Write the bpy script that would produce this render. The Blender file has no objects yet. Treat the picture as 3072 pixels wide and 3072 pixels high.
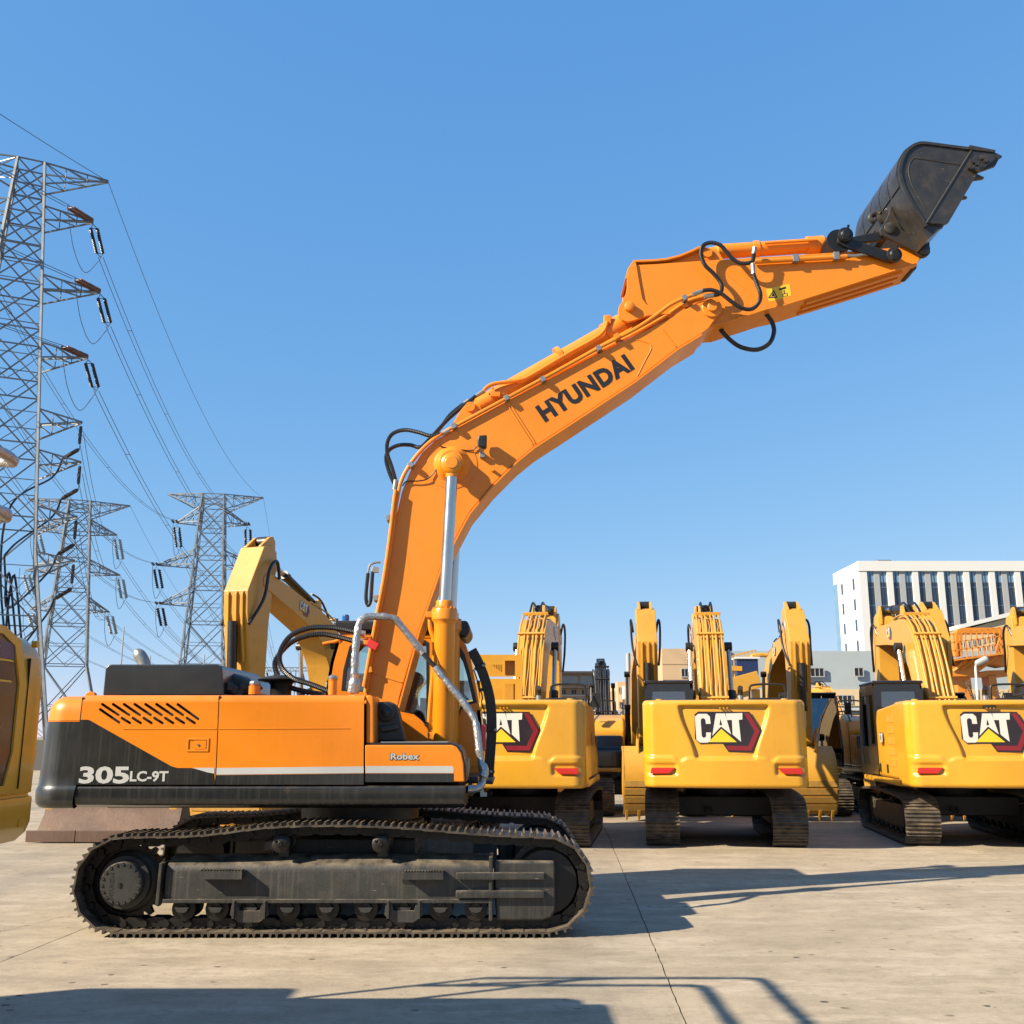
import bpy, bmesh, math, random
from mathutils import Vector, Matrix, Euler
from mathutils.geometry import tessellate_polygon
random.seed(7)
R = math.radians
scene = bpy.context.scene
C = scene.collection

# ------------------------------------------------------------------ camera, sky, sun, exposure
CAM_H, PITCH, F = 1.9, R(12.34), 3077.0
cam_d = bpy.data.cameras.new('camera'); cam = bpy.data.objects.new('camera', cam_d); C.objects.link(cam)
cam.location = (0, 0, CAM_H); cam.rotation_euler = (R(90) + PITCH, 0, 0)
cam_d.sensor_width = 36; cam_d.lens = 36 * F / 3072; cam_d.clip_start = 0.1; cam_d.clip_end = 3000
scene.camera = cam
SUN = Vector((1, .48, -.70)).normalized()          # direction the light travels
w = bpy.data.worlds.new('World'); scene.world = w; w.use_nodes = True
nt = w.node_tree; bg = nt.nodes['Background']
sky = nt.nodes.new('ShaderNodeTexSky'); sky.sky_type = 'NISHITA'; sky.sun_disc = False
sky.sun_elevation = math.asin(-SUN.z); sky.sun_rotation = math.atan2(-SUN.x, -SUN.y)
sky.altitude = 2000; sky.air_density = 1.0; sky.dust_density = 0.0; sky.ozone_density = 8
SKY = 0.105; bg.inputs[1].default_value = SKY
sep = nt.nodes.new('ShaderNodeSeparateColor'); com = nt.nodes.new('ShaderNodeCombineColor'); nt.links.new(sky.outputs[0], sep.inputs[0])
for i, (gain, gam) in enumerate(((.63, .80), (.41, .46), (.41, .22))):      # one tone curve over the whole sky: clear-day blue
    a_ = nt.nodes.new('ShaderNodeMath'); a_.operation = 'MULTIPLY'; a_.inputs[1].default_value = SKY; nt.links.new(sep.outputs[i], a_.inputs[0])
    b_ = nt.nodes.new('ShaderNodeMath'); b_.operation = 'POWER'; b_.inputs[1].default_value = gam; nt.links.new(a_.outputs[0], b_.inputs[0])
    c_ = nt.nodes.new('ShaderNodeMath'); c_.operation = 'MULTIPLY'; c_.inputs[1].default_value = gain / SKY; nt.links.new(b_.outputs[0], c_.inputs[0])
    nt.links.new(c_.outputs[0], com.inputs[i])
nt.links.new(com.outputs[0], bg.inputs[0])
sd = bpy.data.lights.new('sun', 'SUN'); sun = bpy.data.objects.new('sun', sd); C.objects.link(sun)
sd.energy = 5.0; sd.angle = R(.53); sd.color = (1, .88, .69)
sun.rotation_euler = SUN.to_track_quat('-Z', 'Y').to_euler()
vs = scene.view_settings; vs.view_transform = 'Standard'; vs.look = 'None'; vs.exposure = 1.3; vs.gamma = 1; vs.use_curve_mapping = False

# ------------------------------------------------------------------ helpers
cp, sp = math.cos(PITCH), math.sin(PITCH)
def ray(px, py):
    u, v = (px - 1536) / F, (1536 - py) / F
    return Vector((u, cp - v * sp, sp + v * cp))
def at(px, py, Y):                                  # a measured point on the upright plane at depth Y
    d = ray(px, py); t = Y / d.y
    return Vector((d.x * t, Y, CAM_H + d.z * t))
def xz(px, py, Y):
    p = at(px, py, Y); return (p.x, p.z)
def XZ(pts, Y): return [xz(a, b, Y) for a, b in pts]
def ground(px, py):
    d = ray(px, py); t = -CAM_H / d.z
    return Vector((d.x * t, d.y * t, 0))

def node(nt, t, **k):
    n = nt.nodes.new(t)
    for a, b in k.items(): setattr(n, a, b)
    return n
def mat(name, col, rough=.5, metal=0., var=.12, nscale=3., coat=0., bump=0., bscale=40., streak=0., streak_col=None, dust=0., dust_col=(0.3234, 0.2618, 0.1848), dbase=.12, spec=.5, stretch=(1,1,1), grime=0., grime_col=(.05,.035,.02)):
    m = bpy.data.materials.new(name); m.use_nodes = True; t = m.node_tree; b = t.nodes['Principled BSDF']; L = t.links.new
    b.inputs['Roughness'].default_value = rough; b.inputs['Metallic'].default_value = metal
    b.inputs['Coat Weight'].default_value = coat; b.inputs['Coat Roughness'].default_value = .08
    b.inputs['Specular IOR Level'].default_value = spec
    tc0 = node(t, 'ShaderNodeTexCoord'); oi = node(t, 'ShaderNodeObjectInfo'); sh = node(t, 'ShaderNodeVectorMath', operation='MULTIPLY_ADD')
    L(oi.outputs['Random'], sh.inputs[0]); sh.inputs[1].default_value = (37, 23, 41); L(tc0.outputs['Object'], sh.inputs[2])      # no two parts share a pattern
    class _T: outputs = {'Object': sh.outputs[0]}
    tc = _T
    mp = node(t, 'ShaderNodeMapping'); mp.inputs['Scale'].default_value = stretch; L(tc.outputs['Object'], mp.inputs[0])
    n = node(t, 'ShaderNodeTexNoise'); n.inputs['Scale'].default_value = nscale; n.inputs['Detail'].default_value = 8; n.inputs['Roughness'].default_value = .62
    L(mp.outputs[0], n.inputs['Vector'])
    mx = node(t, 'ShaderNodeMix', data_type='RGBA')
    mx.inputs['A'].default_value = (*[c * (1 - var) for c in col], 1); mx.inputs['B'].default_value = (*[min(1, c * (1 + var)) for c in col], 1)
    L(n.outputs['Fac'], mx.inputs['Factor']); out = mx.outputs['Result']
    rr = node(t, 'ShaderNodeMapRange'); rr.inputs['To Min'].default_value = max(.02, rough - .12); rr.inputs['To Max'].default_value = min(1, rough + .14)
    L(n.outputs['Fac'], rr.inputs['Value']); L(rr.outputs[0], b.inputs['Roughness'])
    if streak:
        ms = node(t, 'ShaderNodeMapping'); ms.inputs['Scale'].default_value = (38, 38, .9); L(tc.outputs['Object'], ms.inputs[0])
        ns = node(t, 'ShaderNodeTexNoise'); ns.inputs['Scale'].default_value = 1; ns.inputs['Detail'].default_value = 5; L(ms.outputs[0], ns.inputs['Vector'])
        r2 = node(t, 'ShaderNodeMapRange'); r2.inputs['From Min'].default_value = .5; r2.inputs['From Max'].default_value = .78; r2.inputs['To Max'].default_value = streak
        L(ns.outputs['Fac'], r2.inputs['Value'])
        m2 = node(t, 'ShaderNodeMix', data_type='RGBA'); L(r2.outputs[0], m2.inputs['Factor']); L(out, m2.inputs['A']); m2.inputs['B'].default_value = (*(streak_col or (.3,.28,.24)), 1)
        out = m2.outputs['Result']
    if grime:
        ng = node(t, 'ShaderNodeTexNoise'); ng.inputs['Scale'].default_value = 2.6; ng.inputs['Detail'].default_value = 12; ng.inputs['Roughness'].default_value = .72; L(tc.outputs['Object'], ng.inputs['Vector'])
        rg_ = node(t, 'ShaderNodeMapRange'); rg_.inputs['From Min'].default_value = .54; rg_.inputs['From Max'].default_value = .70; rg_.inputs['To Max'].default_value = grime; L(ng.outputs['Fac'], rg_.inputs['Value'])
        mg = node(t, 'ShaderNodeMix', data_type='RGBA'); L(rg_.outputs[0], mg.inputs['Factor']); L(out, mg.inputs['A']); mg.inputs['B'].default_value = (*grime_col, 1); out = mg.outputs['Result']
        msc = node(t, 'ShaderNodeMapping'); msc.inputs['Scale'].default_value = (9, 9, 70); msc.inputs['Rotation'].default_value = (.3, .5, .2); L(tc.outputs['Object'], msc.inputs[0])
        nsc = node(t, 'ShaderNodeTexNoise'); nsc.inputs['Scale'].default_value = 1.; nsc.inputs['Detail'].default_value = 3; L(msc.outputs[0], nsc.inputs['Vector'])
        rs = node(t, 'ShaderNodeMapRange'); rs.inputs['From Min'].default_value = .72; rs.inputs['From Max'].default_value = .76; rs.inputs['To Max'].default_value = grime; L(nsc.outputs['Fac'], rs.inputs['Value'])
        mz = node(t, 'ShaderNodeMix', data_type='RGBA'); L(rs.outputs[0], mz.inputs['Factor']); L(out, mz.inputs['A']); mz.inputs['B'].default_value = (.4, .33, .24, 1); out = mz.outputs['Result']
    if dust:
        g = node(t, 'ShaderNodeNewGeometry'); sx = node(t, 'ShaderNodeSeparateXYZ'); L(g.outputs['Normal'], sx.inputs[0])
        nd = node(t, 'ShaderNodeTexNoise'); nd.inputs['Scale'].default_value = 7; nd.inputs['Detail'].default_value = 7; L(tc.outputs['Object'], nd.inputs['Vector'])
        r3 = node(t, 'ShaderNodeMapRange'); r3.inputs['From Min'].default_value = .25; r3.inputs['From Max'].default_value = .95; L(sx.outputs['Z'], r3.inputs['Value'])
        r4 = node(t, 'ShaderNodeMapRange'); r4.inputs['From Min'].default_value = .3; r4.inputs['From Max'].default_value = .7; L(nd.outputs['Fac'], r4.inputs['Value'])
        mu = node(t, 'ShaderNodeMath', operation='MULTIPLY'); L(r3.outputs[0], mu.inputs[0]); L(r4.outputs[0], mu.inputs[1])
        m5 = node(t, 'ShaderNodeMath', operation='MULTIPLY_ADD'); L(r4.outputs[0], m5.inputs[0]); m5.inputs[1].default_value = dbase; L(mu.outputs[0], m5.inputs[2])
        m3 = node(t, 'ShaderNodeMath', operation='MULTIPLY'); L(m5.outputs[0], m3.inputs[0]); m3.inputs[1].default_value = dust
        m4 = node(t, 'ShaderNodeMix', data_type='RGBA'); L(m3.outputs[0], m4.inputs['Factor']); L(out, m4.inputs['A']); m4.inputs['B'].default_value = (*dust_col, 1)
        out = m4.outputs['Result']
    L(out, b.inputs['Base Color'])
    if bump:
        nb = node(t, 'ShaderNodeTexNoise'); nb.inputs['Scale'].default_value = bscale; nb.inputs['Detail'].default_value = 6; L(mp.outputs[0], nb.inputs['Vector'])
        bp = node(t, 'ShaderNodeBump'); bp.inputs['Strength'].default_value = bump; bp.inputs['Distance'].default_value = .02; L(nb.outputs['Fac'], bp.inputs['Height']); L(bp.outputs[0], b.inputs['Normal'])
    return m
def glass_mat(name, tint, gloss=.14, rough=.02):
    m = bpy.data.materials.new(name); m.use_nodes = True; t = m.node_tree; L = t.links.new
    t.nodes.remove(t.nodes['Principled BSDF']); o = t.nodes['Material Output']
    a = node(t, 'ShaderNodeBsdfTransparent'); a.inputs[0].default_value = (*tint, 1)
    g = node(t, 'ShaderNodeBsdfGlossy'); g.inputs['Roughness'].default_value = rough; g.inputs[0].default_value = (.9,.95,1,1)
    f = node(t, 'ShaderNodeFresnel'); f.inputs[0].default_value = 1.5
    ad = node(t, 'ShaderNodeMath', operation='ADD'); L(f.outputs[0], ad.inputs[0]); ad.inputs[1].default_value = gloss - .04
    x = node(t, 'ShaderNodeMixShader'); L(ad.outputs[0], x.inputs[0]); L(a.outputs[0], x.inputs[1]); L(g.outputs[0], x.inputs[2]); L(x.outputs[0], o.inputs[0])
    return m
M = dict(
    orange=mat('orange_paint', (.615, .175, .004), .36, coat=.22, var=.09, nscale=1.9, dust=.16, spec=.35, streak=.10, streak_col=(.26,.12,.03), grime=.16, grime_col=(.22,.075,.01), bump=.015, bscale=5),
    orange3=mat('orange_cylinder_paint', (.59, .195, .005), .3, coat=.3, var=.04, nscale=2, dust=.04, spec=.4),
    orange2=mat('orange_paint_boom', (.630, .187, .0075), .42, coat=.12, var=.11, nscale=2.6, dust=.18, spec=.35, streak=.09, streak_col=(.30,.15,.05), grime=.22, grime_col=(.2,.07,.012), bump=.03, bscale=9),
    dark=mat('charcoal_paint', (0.0085, 0.0104, 0.0112), .3, coat=.35, var=.2, nscale=2, streak=.10, streak_col=(0.2002, 0.2002, 0.1925), dust=.18),
    hood=mat('black_hood_paint', (0.0123, 0.0146, 0.0162), .3, coat=.3, var=.25, nscale=1.4, dust=.25, dust_col=(0.1540, 0.1540, 0.1463), bump=.05, bscale=3),
    black=mat('black_plastic', (0.0046, 0.0046, 0.0050), .42, var=.2, dust=.12),
    rubber=mat('black_rubber', (0.0050, 0.0050, 0.0054), .34, var=.15),
    steel=mat('track_steel', (0.0347, 0.0277, 0.0216), .5, .35, var=.4, nscale=9, dust=1., dust_col=(0.2079, 0.1617, 0.1116), dbase=.4, bump=.25, bscale=60),
    chain=mat('greasy_chain', (0.0077, 0.0069, 0.0062), .42, .3, var=.4, nscale=12, dust=.15, bump=.2, bscale=70),
    frame=mat('dusty_frame_paint', (0.0127, 0.0140, 0.0136), .5, var=.3, nscale=5, streak=.34, streak_col=(0.1001, 0.0924, 0.0770), dust=.9, grime=.4, grime_col=(.075,.055,.035), dust_col=(0.1848, 0.1502, 0.1078), bump=.12, bscale=50),
    cover=mat('grey_hub_cover', (0.0191, 0.0203, 0.0199), .45, var=.3, nscale=8, dust=.3, bump=.1),
    chrome=mat('chrome_rod', (0.4620, 0.4620, 0.4466), .27, 1., var=.05),
    zinc=mat('zinc_fitting', (0.2772, 0.2772, 0.2656), .4, .7, var=.15, nscale=20),
    foil=mat('silver_foil_wrap', (0.3581, 0.3523, 0.3407), .33, .75, var=.2, nscale=30, bump=.5, bscale=28),
    bucket=mat('bucket_black_paint', (0.0154, 0.0146, 0.0135), .4, coat=.15, var=.3, nscale=4, dust=.6, dust_col=(0.1001, 0.0809, 0.0577), dbase=.3, grime=.5, grime_col=(.07,.045,.028), bump=.12, bscale=12),
    white=mat('white_decal', (0.3811, 0.3811, 0.3696), .4, var=.04),
    ink=mat('black_decal', (0.0092, 0.0085, 0.0085), .4, var=.1),
    red=mat('red_plastic', (0.4774, 0.0231, 0.0231), .35, var=.1),
    blue=mat('blue_lens', (0.0115, 0.0693, 0.2464), .15, var=.1, coat=.6),
    yellow=mat('yellow_paint', (0.5082, 0.2438, 0.0092), .34, coat=.35, var=.09, nscale=1.8, dust=.22, streak=.12, streak_col=(.30,.17,.04), grime=.18, grime_col=(.2,.10,.012), bump=.015, bscale=5),
    yellow2=mat('yellow_boom_paint', (0.4774, 0.2328, 0.0193), .44, coat=.15, var=.08, nscale=3, dust=.25, grime=.35, grime_col=(.14,.075,.02), bump=.04, bscale=10),
    ywarn=mat('yellow_sticker', (0.6160, 0.3850, 0.0154), .4, var=.05),
    rust=mat('rusty_blade_steel', (0.1001, 0.0577, 0.0400), .6, .2, var=.5, nscale=2.2, streak=.35, streak_col=(0.2618, 0.1309, 0.0539), dust=.3, bump=.15, bscale=18),
    cabblack=mat('black_cab_paint', (0.0046, 0.0046, 0.0050), .22, coat=.5, var=.2, dust=.1),
    seat=mat('seat_under_plastic_wrap', (0.1232, 0.1309, 0.1386), .25, var=.3, nscale=7, coat=.6, bump=.5, bscale=9),
    glass=glass_mat('cab_glass', (.86, .93, .91), .10),
    glassdark=glass_mat('tinted_glass', (.34, .42, .42), .16),
)

class MB:
    """collects shapes; build() links them as one mesh object"""
    def __init__(s): s.v = []; s.f = []; s.mi = []; s.cur = 0
    def add(s, vs, fs):
        o = len(s.v); s.v += [tuple(p) for p in vs]; s.f += [tuple(i + o for i in f) for f in fs]; s.mi += [s.cur] * len(fs); return s
    def box(s, c, size, rot=None):
        h = [x / 2 for x in size]; c = Vector(c); vs = []
        for i in (-1, 1):
            for j in (-1, 1):
                for k in (-1, 1):
                    p = Vector((i * h[0], j * h[1], k * h[2])); vs.append(c + (rot @ p if rot else p))
        return s.add(vs, [(0,1,3,2),(4,6,7,5),(0,4,5,1),(2,3,7,6),(0,2,6,4),(1,5,7,3)])
    def bb(s, x0, x1, y0, y1, z0, z1): return s.box(((x0+x1)/2,(y0+y1)/2,(z0+z1)/2), (abs(x1-x0),abs(y1-y0),abs(z1-z0)))
    def prism(s, poly, y0, y1, holes=(), ax='y'):
        def P(a, b, d): return (a, d, b) if ax == 'y' else ((d, a, b) if ax == 'x' else (a, b, d))
        loops = [list(poly)] + [list(h) for h in holes]
        flat = [p for l in loops for p in l]; n = len(flat)
        vs = [P(a, b, y0) for a, b in flat] + [P(a, b, y1) for a, b in flat]; fs = []
        if holes:
            tri = tessellate_polygon([[Vector((a, b, 0)) for a, b in l] for l in loops])
            fs += [tuple(t) for t in tri] + [tuple(i + n for i in reversed(t)) for t in tri]
        else: fs += [tuple(range(n)), tuple(range(2*n - 1, n - 1, -1))]
        o = 0
        for l in loops:
            k = len(l)
            for i in range(k): a, b = o + i, o + (i + 1) % k; fs.append((a, b, b + n, a + n))
            o += k
        return s.add(vs, fs)
    def tube(s, path, r, n=8, caps=True, closed=False):
        path = [Vector(p) for p in path]; m = len(path); rs = r if isinstance(r, (list, tuple)) else [r] * m
        up = None; vs = []; fs = []
        for i, p in enumerate(path):
            a = path[(i - 1) % m] if (closed or i) else p; b = path[(i + 1) % m] if (closed or i < m - 1) else p
            t = (b - a).normalized()
            if up is None:
                up = Vector((0, 0, 1)) if abs(t.z) < .9 else Vector((0, 1, 0))
            up = (up - t * up.dot(t)).normalized(); sd_ = t.cross(up)
            for k in range(n):
                th = 2 * math.pi * (k + .5) / n; vs.append(p + (up * math.cos(th) + sd_ * math.sin(th)) * rs[i])
        for i in range(m if closed else m - 1):
            j = (i + 1) % m
            for k in range(n): k2 = (k + 1) % n; fs.append((i*n + k, i*n + k2, j*n + k2, j*n + k))
        if caps and not closed: fs += [tuple(range(n - 1, -1, -1)), tuple(range((m-1)*n, m*n))]
        return s.add(vs, fs)
    def cyl(s, p0, p1, r, n=16): return s.tube([p0, p1], r, n)
    def lathe(s, prof, o, ax, n=20):                # profile of (radius, distance along the axis)
        o = Vector(o); ax = Vector(ax).normalized(); return s.tube_prof([o + ax * d for _, d in prof], [max(r, 1e-4) for r, _ in prof], ax, n)
    def tube_prof(s, pts, rs, ax, n):
        up = Vector((0, 0, 1)) if abs(ax.z) < .9 else Vector((1, 0, 0)); up = (up - ax * up.dot(ax)).normalized(); sd_ = ax.cross(up); vs = []; fs = []
        for p, r in zip(pts, rs):
            for k in range(n): th = 2 * math.pi * (k + .5) / n; vs.append(p + (up * math.cos(th) + sd_ * math.sin(th)) * r)
        for i in range(len(pts) - 1):
            for k in range(n): k2 = (k + 1) % n; fs.append((i*n + k, i*n + k2, (i+1)*n + k2, (i+1)*n + k))
        fs += [tuple(range(n - 1, -1, -1)), tuple(range((len(pts)-1)*n, len(pts)*n))]
        return s.add(vs, fs)
    def grid(s, rows):
        m = len(rows[0]); vs = [p for r_ in rows for p in r_]; fs = []
        for i in range(len(rows) - 1):
            for j in range(m - 1): fs.append((i*m + j, i*m + j + 1, (i+1)*m + j + 1, (i+1)*m + j))
        return s.add(vs, fs)
    def bar(s, a, b, w, h=None, up=(0, 0, 1)):
        a, b = Vector(a), Vector(b); h = h or w; t = (b - a).normalized(); u = Vector(up)
        if abs(t.dot(u)) > .95: u = Vector((1, 0, 0))
        u = (u - t * u.dot(t)).normalized(); d = t.cross(u); vs = []
        for p in (a, b):
            for i, j in ((-1,-1),(1,-1),(1,1),(-1,1)): vs.append(p + d * (i * w / 2) + u * (j * h / 2))
        return s.add(vs, [(0,1,2,3),(7,6,5,4),(0,4,5,1),(1,5,6,2),(2,6,7,3),(3,7,4,0)])
    def data(s, name, mats, bevel=0., seg=2, smooth=35, off=(0,0,0), bang=28):
        me = bpy.data.meshes.new(name); o = Vector(off)
        me.from_pydata([Vector(p) - o for p in s.v], [], s.f); me.update()
        mats = mats if isinstance(mats, (list, tuple)) else [mats]
        for m_ in mats: me.materials.append(m_)
        if len(mats) > 1: me.polygons.foreach_set('material_index', s.mi)
        bm = bmesh.new(); bm.from_mesh(me); bmesh.ops.recalc_face_normals(bm, faces=bm.faces)
        if bevel:
            es = [e for e in bm.edges if len(e.link_faces) == 2 and e.calc_face_angle(0) > R(bang)]
            bmesh.ops.bevel(bm, geom=es, offset=bevel, segments=seg, affect='EDGES', profile=.5, clamp_overlap=True)
        bm.to_mesh(me); bm.free()
        if smooth: me.shade_smooth(); me.set_sharp_from_angle(angle=R(smooth))
        return me
    def build(s, name, m, parent=None, **k):
        k.setdefault('off', root_loc(parent)); o = link(name, s.data(name, m, **k), parent)
        if k.get('bevel'): wn = o.modifiers.new('flat_faces', 'WEIGHTED_NORMAL'); wn.keep_sharp = True
        return o
def root_loc(p):
    while p is not None and p.parent: p = p.parent
    return p.location.copy() if p else Vector((0, 0, 0))
def link(name, me, parent=None):
    o = bpy.data.objects.new(name, me); C.objects.link(o); o.parent = parent; return o
def tag(o, label=None, cat=None, group=None, kind=None):
    for k, v in (('label', label), ('category', cat), ('group', group), ('kind', kind)):
        if v: o[k] = v
    return o
def empty(name, loc=(0,0,0), rz=0, parent=None):
    o = bpy.data.objects.new(name, None); C.objects.link(o); o.location = loc; o.rotation_euler = (0, 0, rz); o.parent = parent; o.empty_display_size = .2; return o
def copy_tree(o, parent=None):
    c = o.copy(); C.objects.link(c); c.parent = parent
    for ch in list(o.children): copy_tree(ch, c)
    return c
def spline(pts, n=10, closed=False):                # Catmull-Rom through the points
    P = [Vector(p) for p in pts]; m = len(P); out = []
    for i in range(m if closed else m - 1):
        g = (lambda k: P[k % m]) if closed else (lambda k: P[max(0, min(m - 1, k))])
        a, b, c, d = g(i-1), g(i), g(i+1), g(i+2)
        for j in range(n):
            t = j / n; out.append(.5 * (2*b + (c-a)*t + (2*a-5*b+4*c-d)*t*t + (3*b-a-3*c+d)*t**3))
    if not closed: out.append(P[-1])
    return out
def resample(path, step, closed=False):
    P = [Vector(p) for p in path]
    if closed: P = P + [P[0]]
    L = [0]
    for a, b in zip(P, P[1:]): L.append(L[-1] + (b - a).length)
    n = max(2, round(L[-1] / step)); out = []; k = 0
    for i in range(n + (0 if closed else 1)):
        d = L[-1] * i / n
        while k < len(L) - 2 and L[k + 1] < d: k += 1
        out.append(P[k].lerp(P[k + 1], (d - L[k]) / max(1e-9, L[k + 1] - L[k])))
    return out
def hose(pts, r, ring=.02, n=8):                    # ribbed hose
    p = resample(spline(pts, 12), ring / 2); mb = MB()
    return mb.tube(p, [r * (1.0 if i % 2 else .86) for i in range(len(p))], n)
def smooth_tube(pts, r, n=10, seg=10): return MB().tube(spline(pts, seg), r, n)
def text_tris(body, bold=.0, spacing=1.):
    cu = bpy.data.curves.new('t', 'FONT'); cu.body = body; cu.size = 1; cu.offset = bold; cu.space_character = spacing; cu.resolution_u = 3
    o = bpy.data.objects.new('t', cu); C.objects.link(o); me = o.to_mesh()
    vs = [(v.co.x, v.co.y) for v in me.vertices]; fs = [tuple(p.vertices) for p in me.polygons]
    o.to_mesh_clear(); bpy.data.objects.remove(o); bpy.data.curves.remove(cu)
    x0 = min(v[0] for v in vs); x1 = max(v[0] for v in vs); y0 = min(v[1] for v in vs); y1 = max(v[1] for v in vs)
    return [((a - x0) / (x1 - x0), (b - y0) / (y1 - y0)) for a, b in vs], fs
def lettering(mb, body, o, ux, uy, bold=.0, shear=0., spacing=1., lift=(0, -.002, 0)):
    vs, fs = text_tris(body, bold, spacing); o, ux, uy = Vector(o), Vector(ux), Vector(uy); l = Vector(lift)
    return mb.add([o + ux * (a + shear * b) + uy * b + l for a, b in vs], fs)
def arc(cx, cz, r, a0, a1, n):
    return [(cx + r * math.cos(R(a0 + (a1 - a0) * i / n)), cz + r * math.sin(R(a0 + (a1 - a0) * i / n))) for i in range(n + 1)]
def S(e0, e1, x):
    t = max(0, min(1, (x - e0) / (e1 - e0))); return t * t * (3 - 2 * t)
# ------------------------------------------------------------------ the setting: concrete yard
def concrete(name, base):
    m = bpy.data.materials.new(name); m.use_nodes = True; t = m.node_tree; b = t.nodes['Principled BSDF']; L = t.links.new
    g = node(t, 'ShaderNodeNewGeometry')
    def noise(scale, st=(1,1,1), det=8, rough=.6):
        mp = node(t, 'ShaderNodeMapping'); mp.inputs['Scale'].default_value = st; L(g.outputs['Position'], mp.inputs[0])
        n = node(t, 'ShaderNodeTexNoise'); n.inputs['Scale'].default_value = scale; n.inputs['Detail'].default_value = det; n.inputs['Roughness'].default_value = rough; L(mp.outputs[0], n.inputs['Vector']); return n.outputs['Fac']
    def rng(x, a, b_, lo=0, hi=1):
        r = node(t, 'ShaderNodeMapRange'); L(x, r.inputs['Value']); r.inputs['From Min'].default_value = a; r.inputs['From Max'].default_value = b_; r.inputs['To Min'].default_value = lo; r.inputs['To Max'].default_value = hi; return r.outputs[0]
    def mix(f, a, c):
        x = node(t, 'ShaderNodeMix', data_type='RGBA'); L(f, x.inputs['Factor'])
        for s_, v in (('A', a), ('B', c)):
            if isinstance(v, tuple): x.inputs[s_].default_value = (*v, 1)
            else: L(v, x.inputs[s_])
        return x.outputs['Result']
    def mul(a, c):
        x = node(t, 'ShaderNodeMath', operation='MULTIPLY'); L(a, x.inputs[0]); L(c, x.inputs[1]); return x.outputs[0]
    col = mix(rng(noise(.35), .35, .68), tuple(c * .84 for c in base), tuple(c * 1.1 for c in base))
    col = mix(rng(noise(1.6, (.7, 1.25, 1), 10, .68), .44, .64, 0, .75), col, tuple(c * .66 for c in base))          # tracked-in dirt along x
    col = mix(rng(noise(.9, (.55, 1.5, 1), 12, .75), .50, .62, 0, .85), col, (base[0] * 1.22, base[1] * 1.24, base[2] * 1.3))   # pale scuffs
    col = mix(rng(noise(6, (.85, 1.15, 1), 12, .75), .50, .66, 0, .6), col, tuple(c * .58 for c in base))
    col = mix(rng(noise(70, (1, 1, 1), 4), .45, .75, 0, .35), col, tuple(c * .6 for c in base))
    wv_ = node(t, 'ShaderNodeTexWave'); wv_.inputs['Scale'].default_value = 1.5; wv_.inputs['Distortion'].default_value = 2.2; wv_.inputs['Detail'].default_value = 3; wv_.inputs['Detail Scale'].default_value = 2.5; L(g.outputs['Position'], wv_.inputs['Vector'])
    tread = mul(rng(wv_.outputs['Fac'], .72, .95), rng(noise(.8, (.12, 1.5, 1), 5), .54, .62))            # faint crawler prints
    col = mix(mul(tread, rng(noise(14), .4, .65, 0, .6)), col, tuple(c * .62 for c in base))
    col = mix(rng(noise(160, (1, 1, 1), 2), .58, .68, 0, .6), col, tuple(c * .45 for c in base))           # grit
    col = mix(rng(noise(30, (.8, 1.2, 1), 8, .75), .56, .66, 0, .7), col, tuple(min(1, c * 1.35) for c in base))
    v = node(t, 'ShaderNodeTexVoronoi'); v.inputs['Scale'].default_value = 3.2; mv = node(t, 'ShaderNodeMapping'); mv.inputs['Scale'].default_value = (1, 1.25, 1); L(g.outputs['Position'], mv.inputs[0]); L(mv.outputs[0], v.inputs['Vector'])
    wv = node(t, 'ShaderNodeMath', operation='ADD'); L(v.outputs['Distance'], wv.inputs[0]); L(rng(noise(26), 0, 1, 0, .16), wv.inputs[1])
    spot = mul(rng(wv.outputs[0], .17, .195, 1, 0), rng(noise(.42, (1, 1, 1), 3), .47, .54))               # oil drips in a few places
    col = mix(mul(spot, rng(noise(1.7), .4, .6, .4, .9)), col, (.022, .020, .018))
    vc = node(t, 'ShaderNodeTexVoronoi', feature='DISTANCE_TO_EDGE'); vc.inputs['Scale'].default_value = .55
    dn = node(t, 'ShaderNodeTexNoise'); dn.inputs['Scale'].default_value = 2.5; L(g.outputs['Position'], dn.inputs['Vector'])
    va = node(t, 'ShaderNodeVectorMath', operation='MULTIPLY_ADD'); L(dn.outputs['Color'], va.inputs[0]); va.inputs[1].default_value = (.8, .8, 0); L(g.outputs['Position'], va.inputs[2]); L(va.outputs[0], vc.inputs['Vector'])
    crack = mul(rng(vc.outputs['Distance'], .002, .006, 1, 0), rng(noise(.6), .52, .62))
    col = mix(mul(crack, rng(noise(8), .35, .65, 0, .6)), col, tuple(c * .42 for c in base))
    L(col, b.inputs['Base Color']); b.inputs['Roughness'].default_value = .82; b.inputs['Specular IOR Level'].default_value = .25
    bp = node(t, 'ShaderNodeBump'); bp.inputs['Strength'].default_value = .35; bp.inputs['Distance'].default_value = .01
    ad = node(t, 'ShaderNodeMath', operation='ADD'); L(noise(18), ad.inputs[0]); L(noise(90), ad.inputs[1]); L(ad.outputs[0], bp.inputs['Height']); L(bp.outputs[0], b.inputs['Normal'])
    return m
M['concrete'] = concrete('yard_concrete', (.350, .287, .205))
M['joint'] = mat('joint_dirt', (.16, .13, .095), .9, var=.4, nscale=6)
M['soil'] = mat('outer_ground', (.20, .17, .12), .9, var=.3, nscale=.05)
tag(MB().grid([[(-1500, -300, -.06), (1500, -300, -.06)], [(-1500, 2500, -.06), (1500, 2500, -.06)]]).build('ground', M['soil'], smooth=0), kind='structure')
yard = tag(MB().grid([[(-60, -14, -.018), (60, -14, -.018)], [(-60, 62, -.018), (60, 62, -.018)]]).build('yard_pavement', M['joint'], smooth=0), kind='structure')
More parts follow.
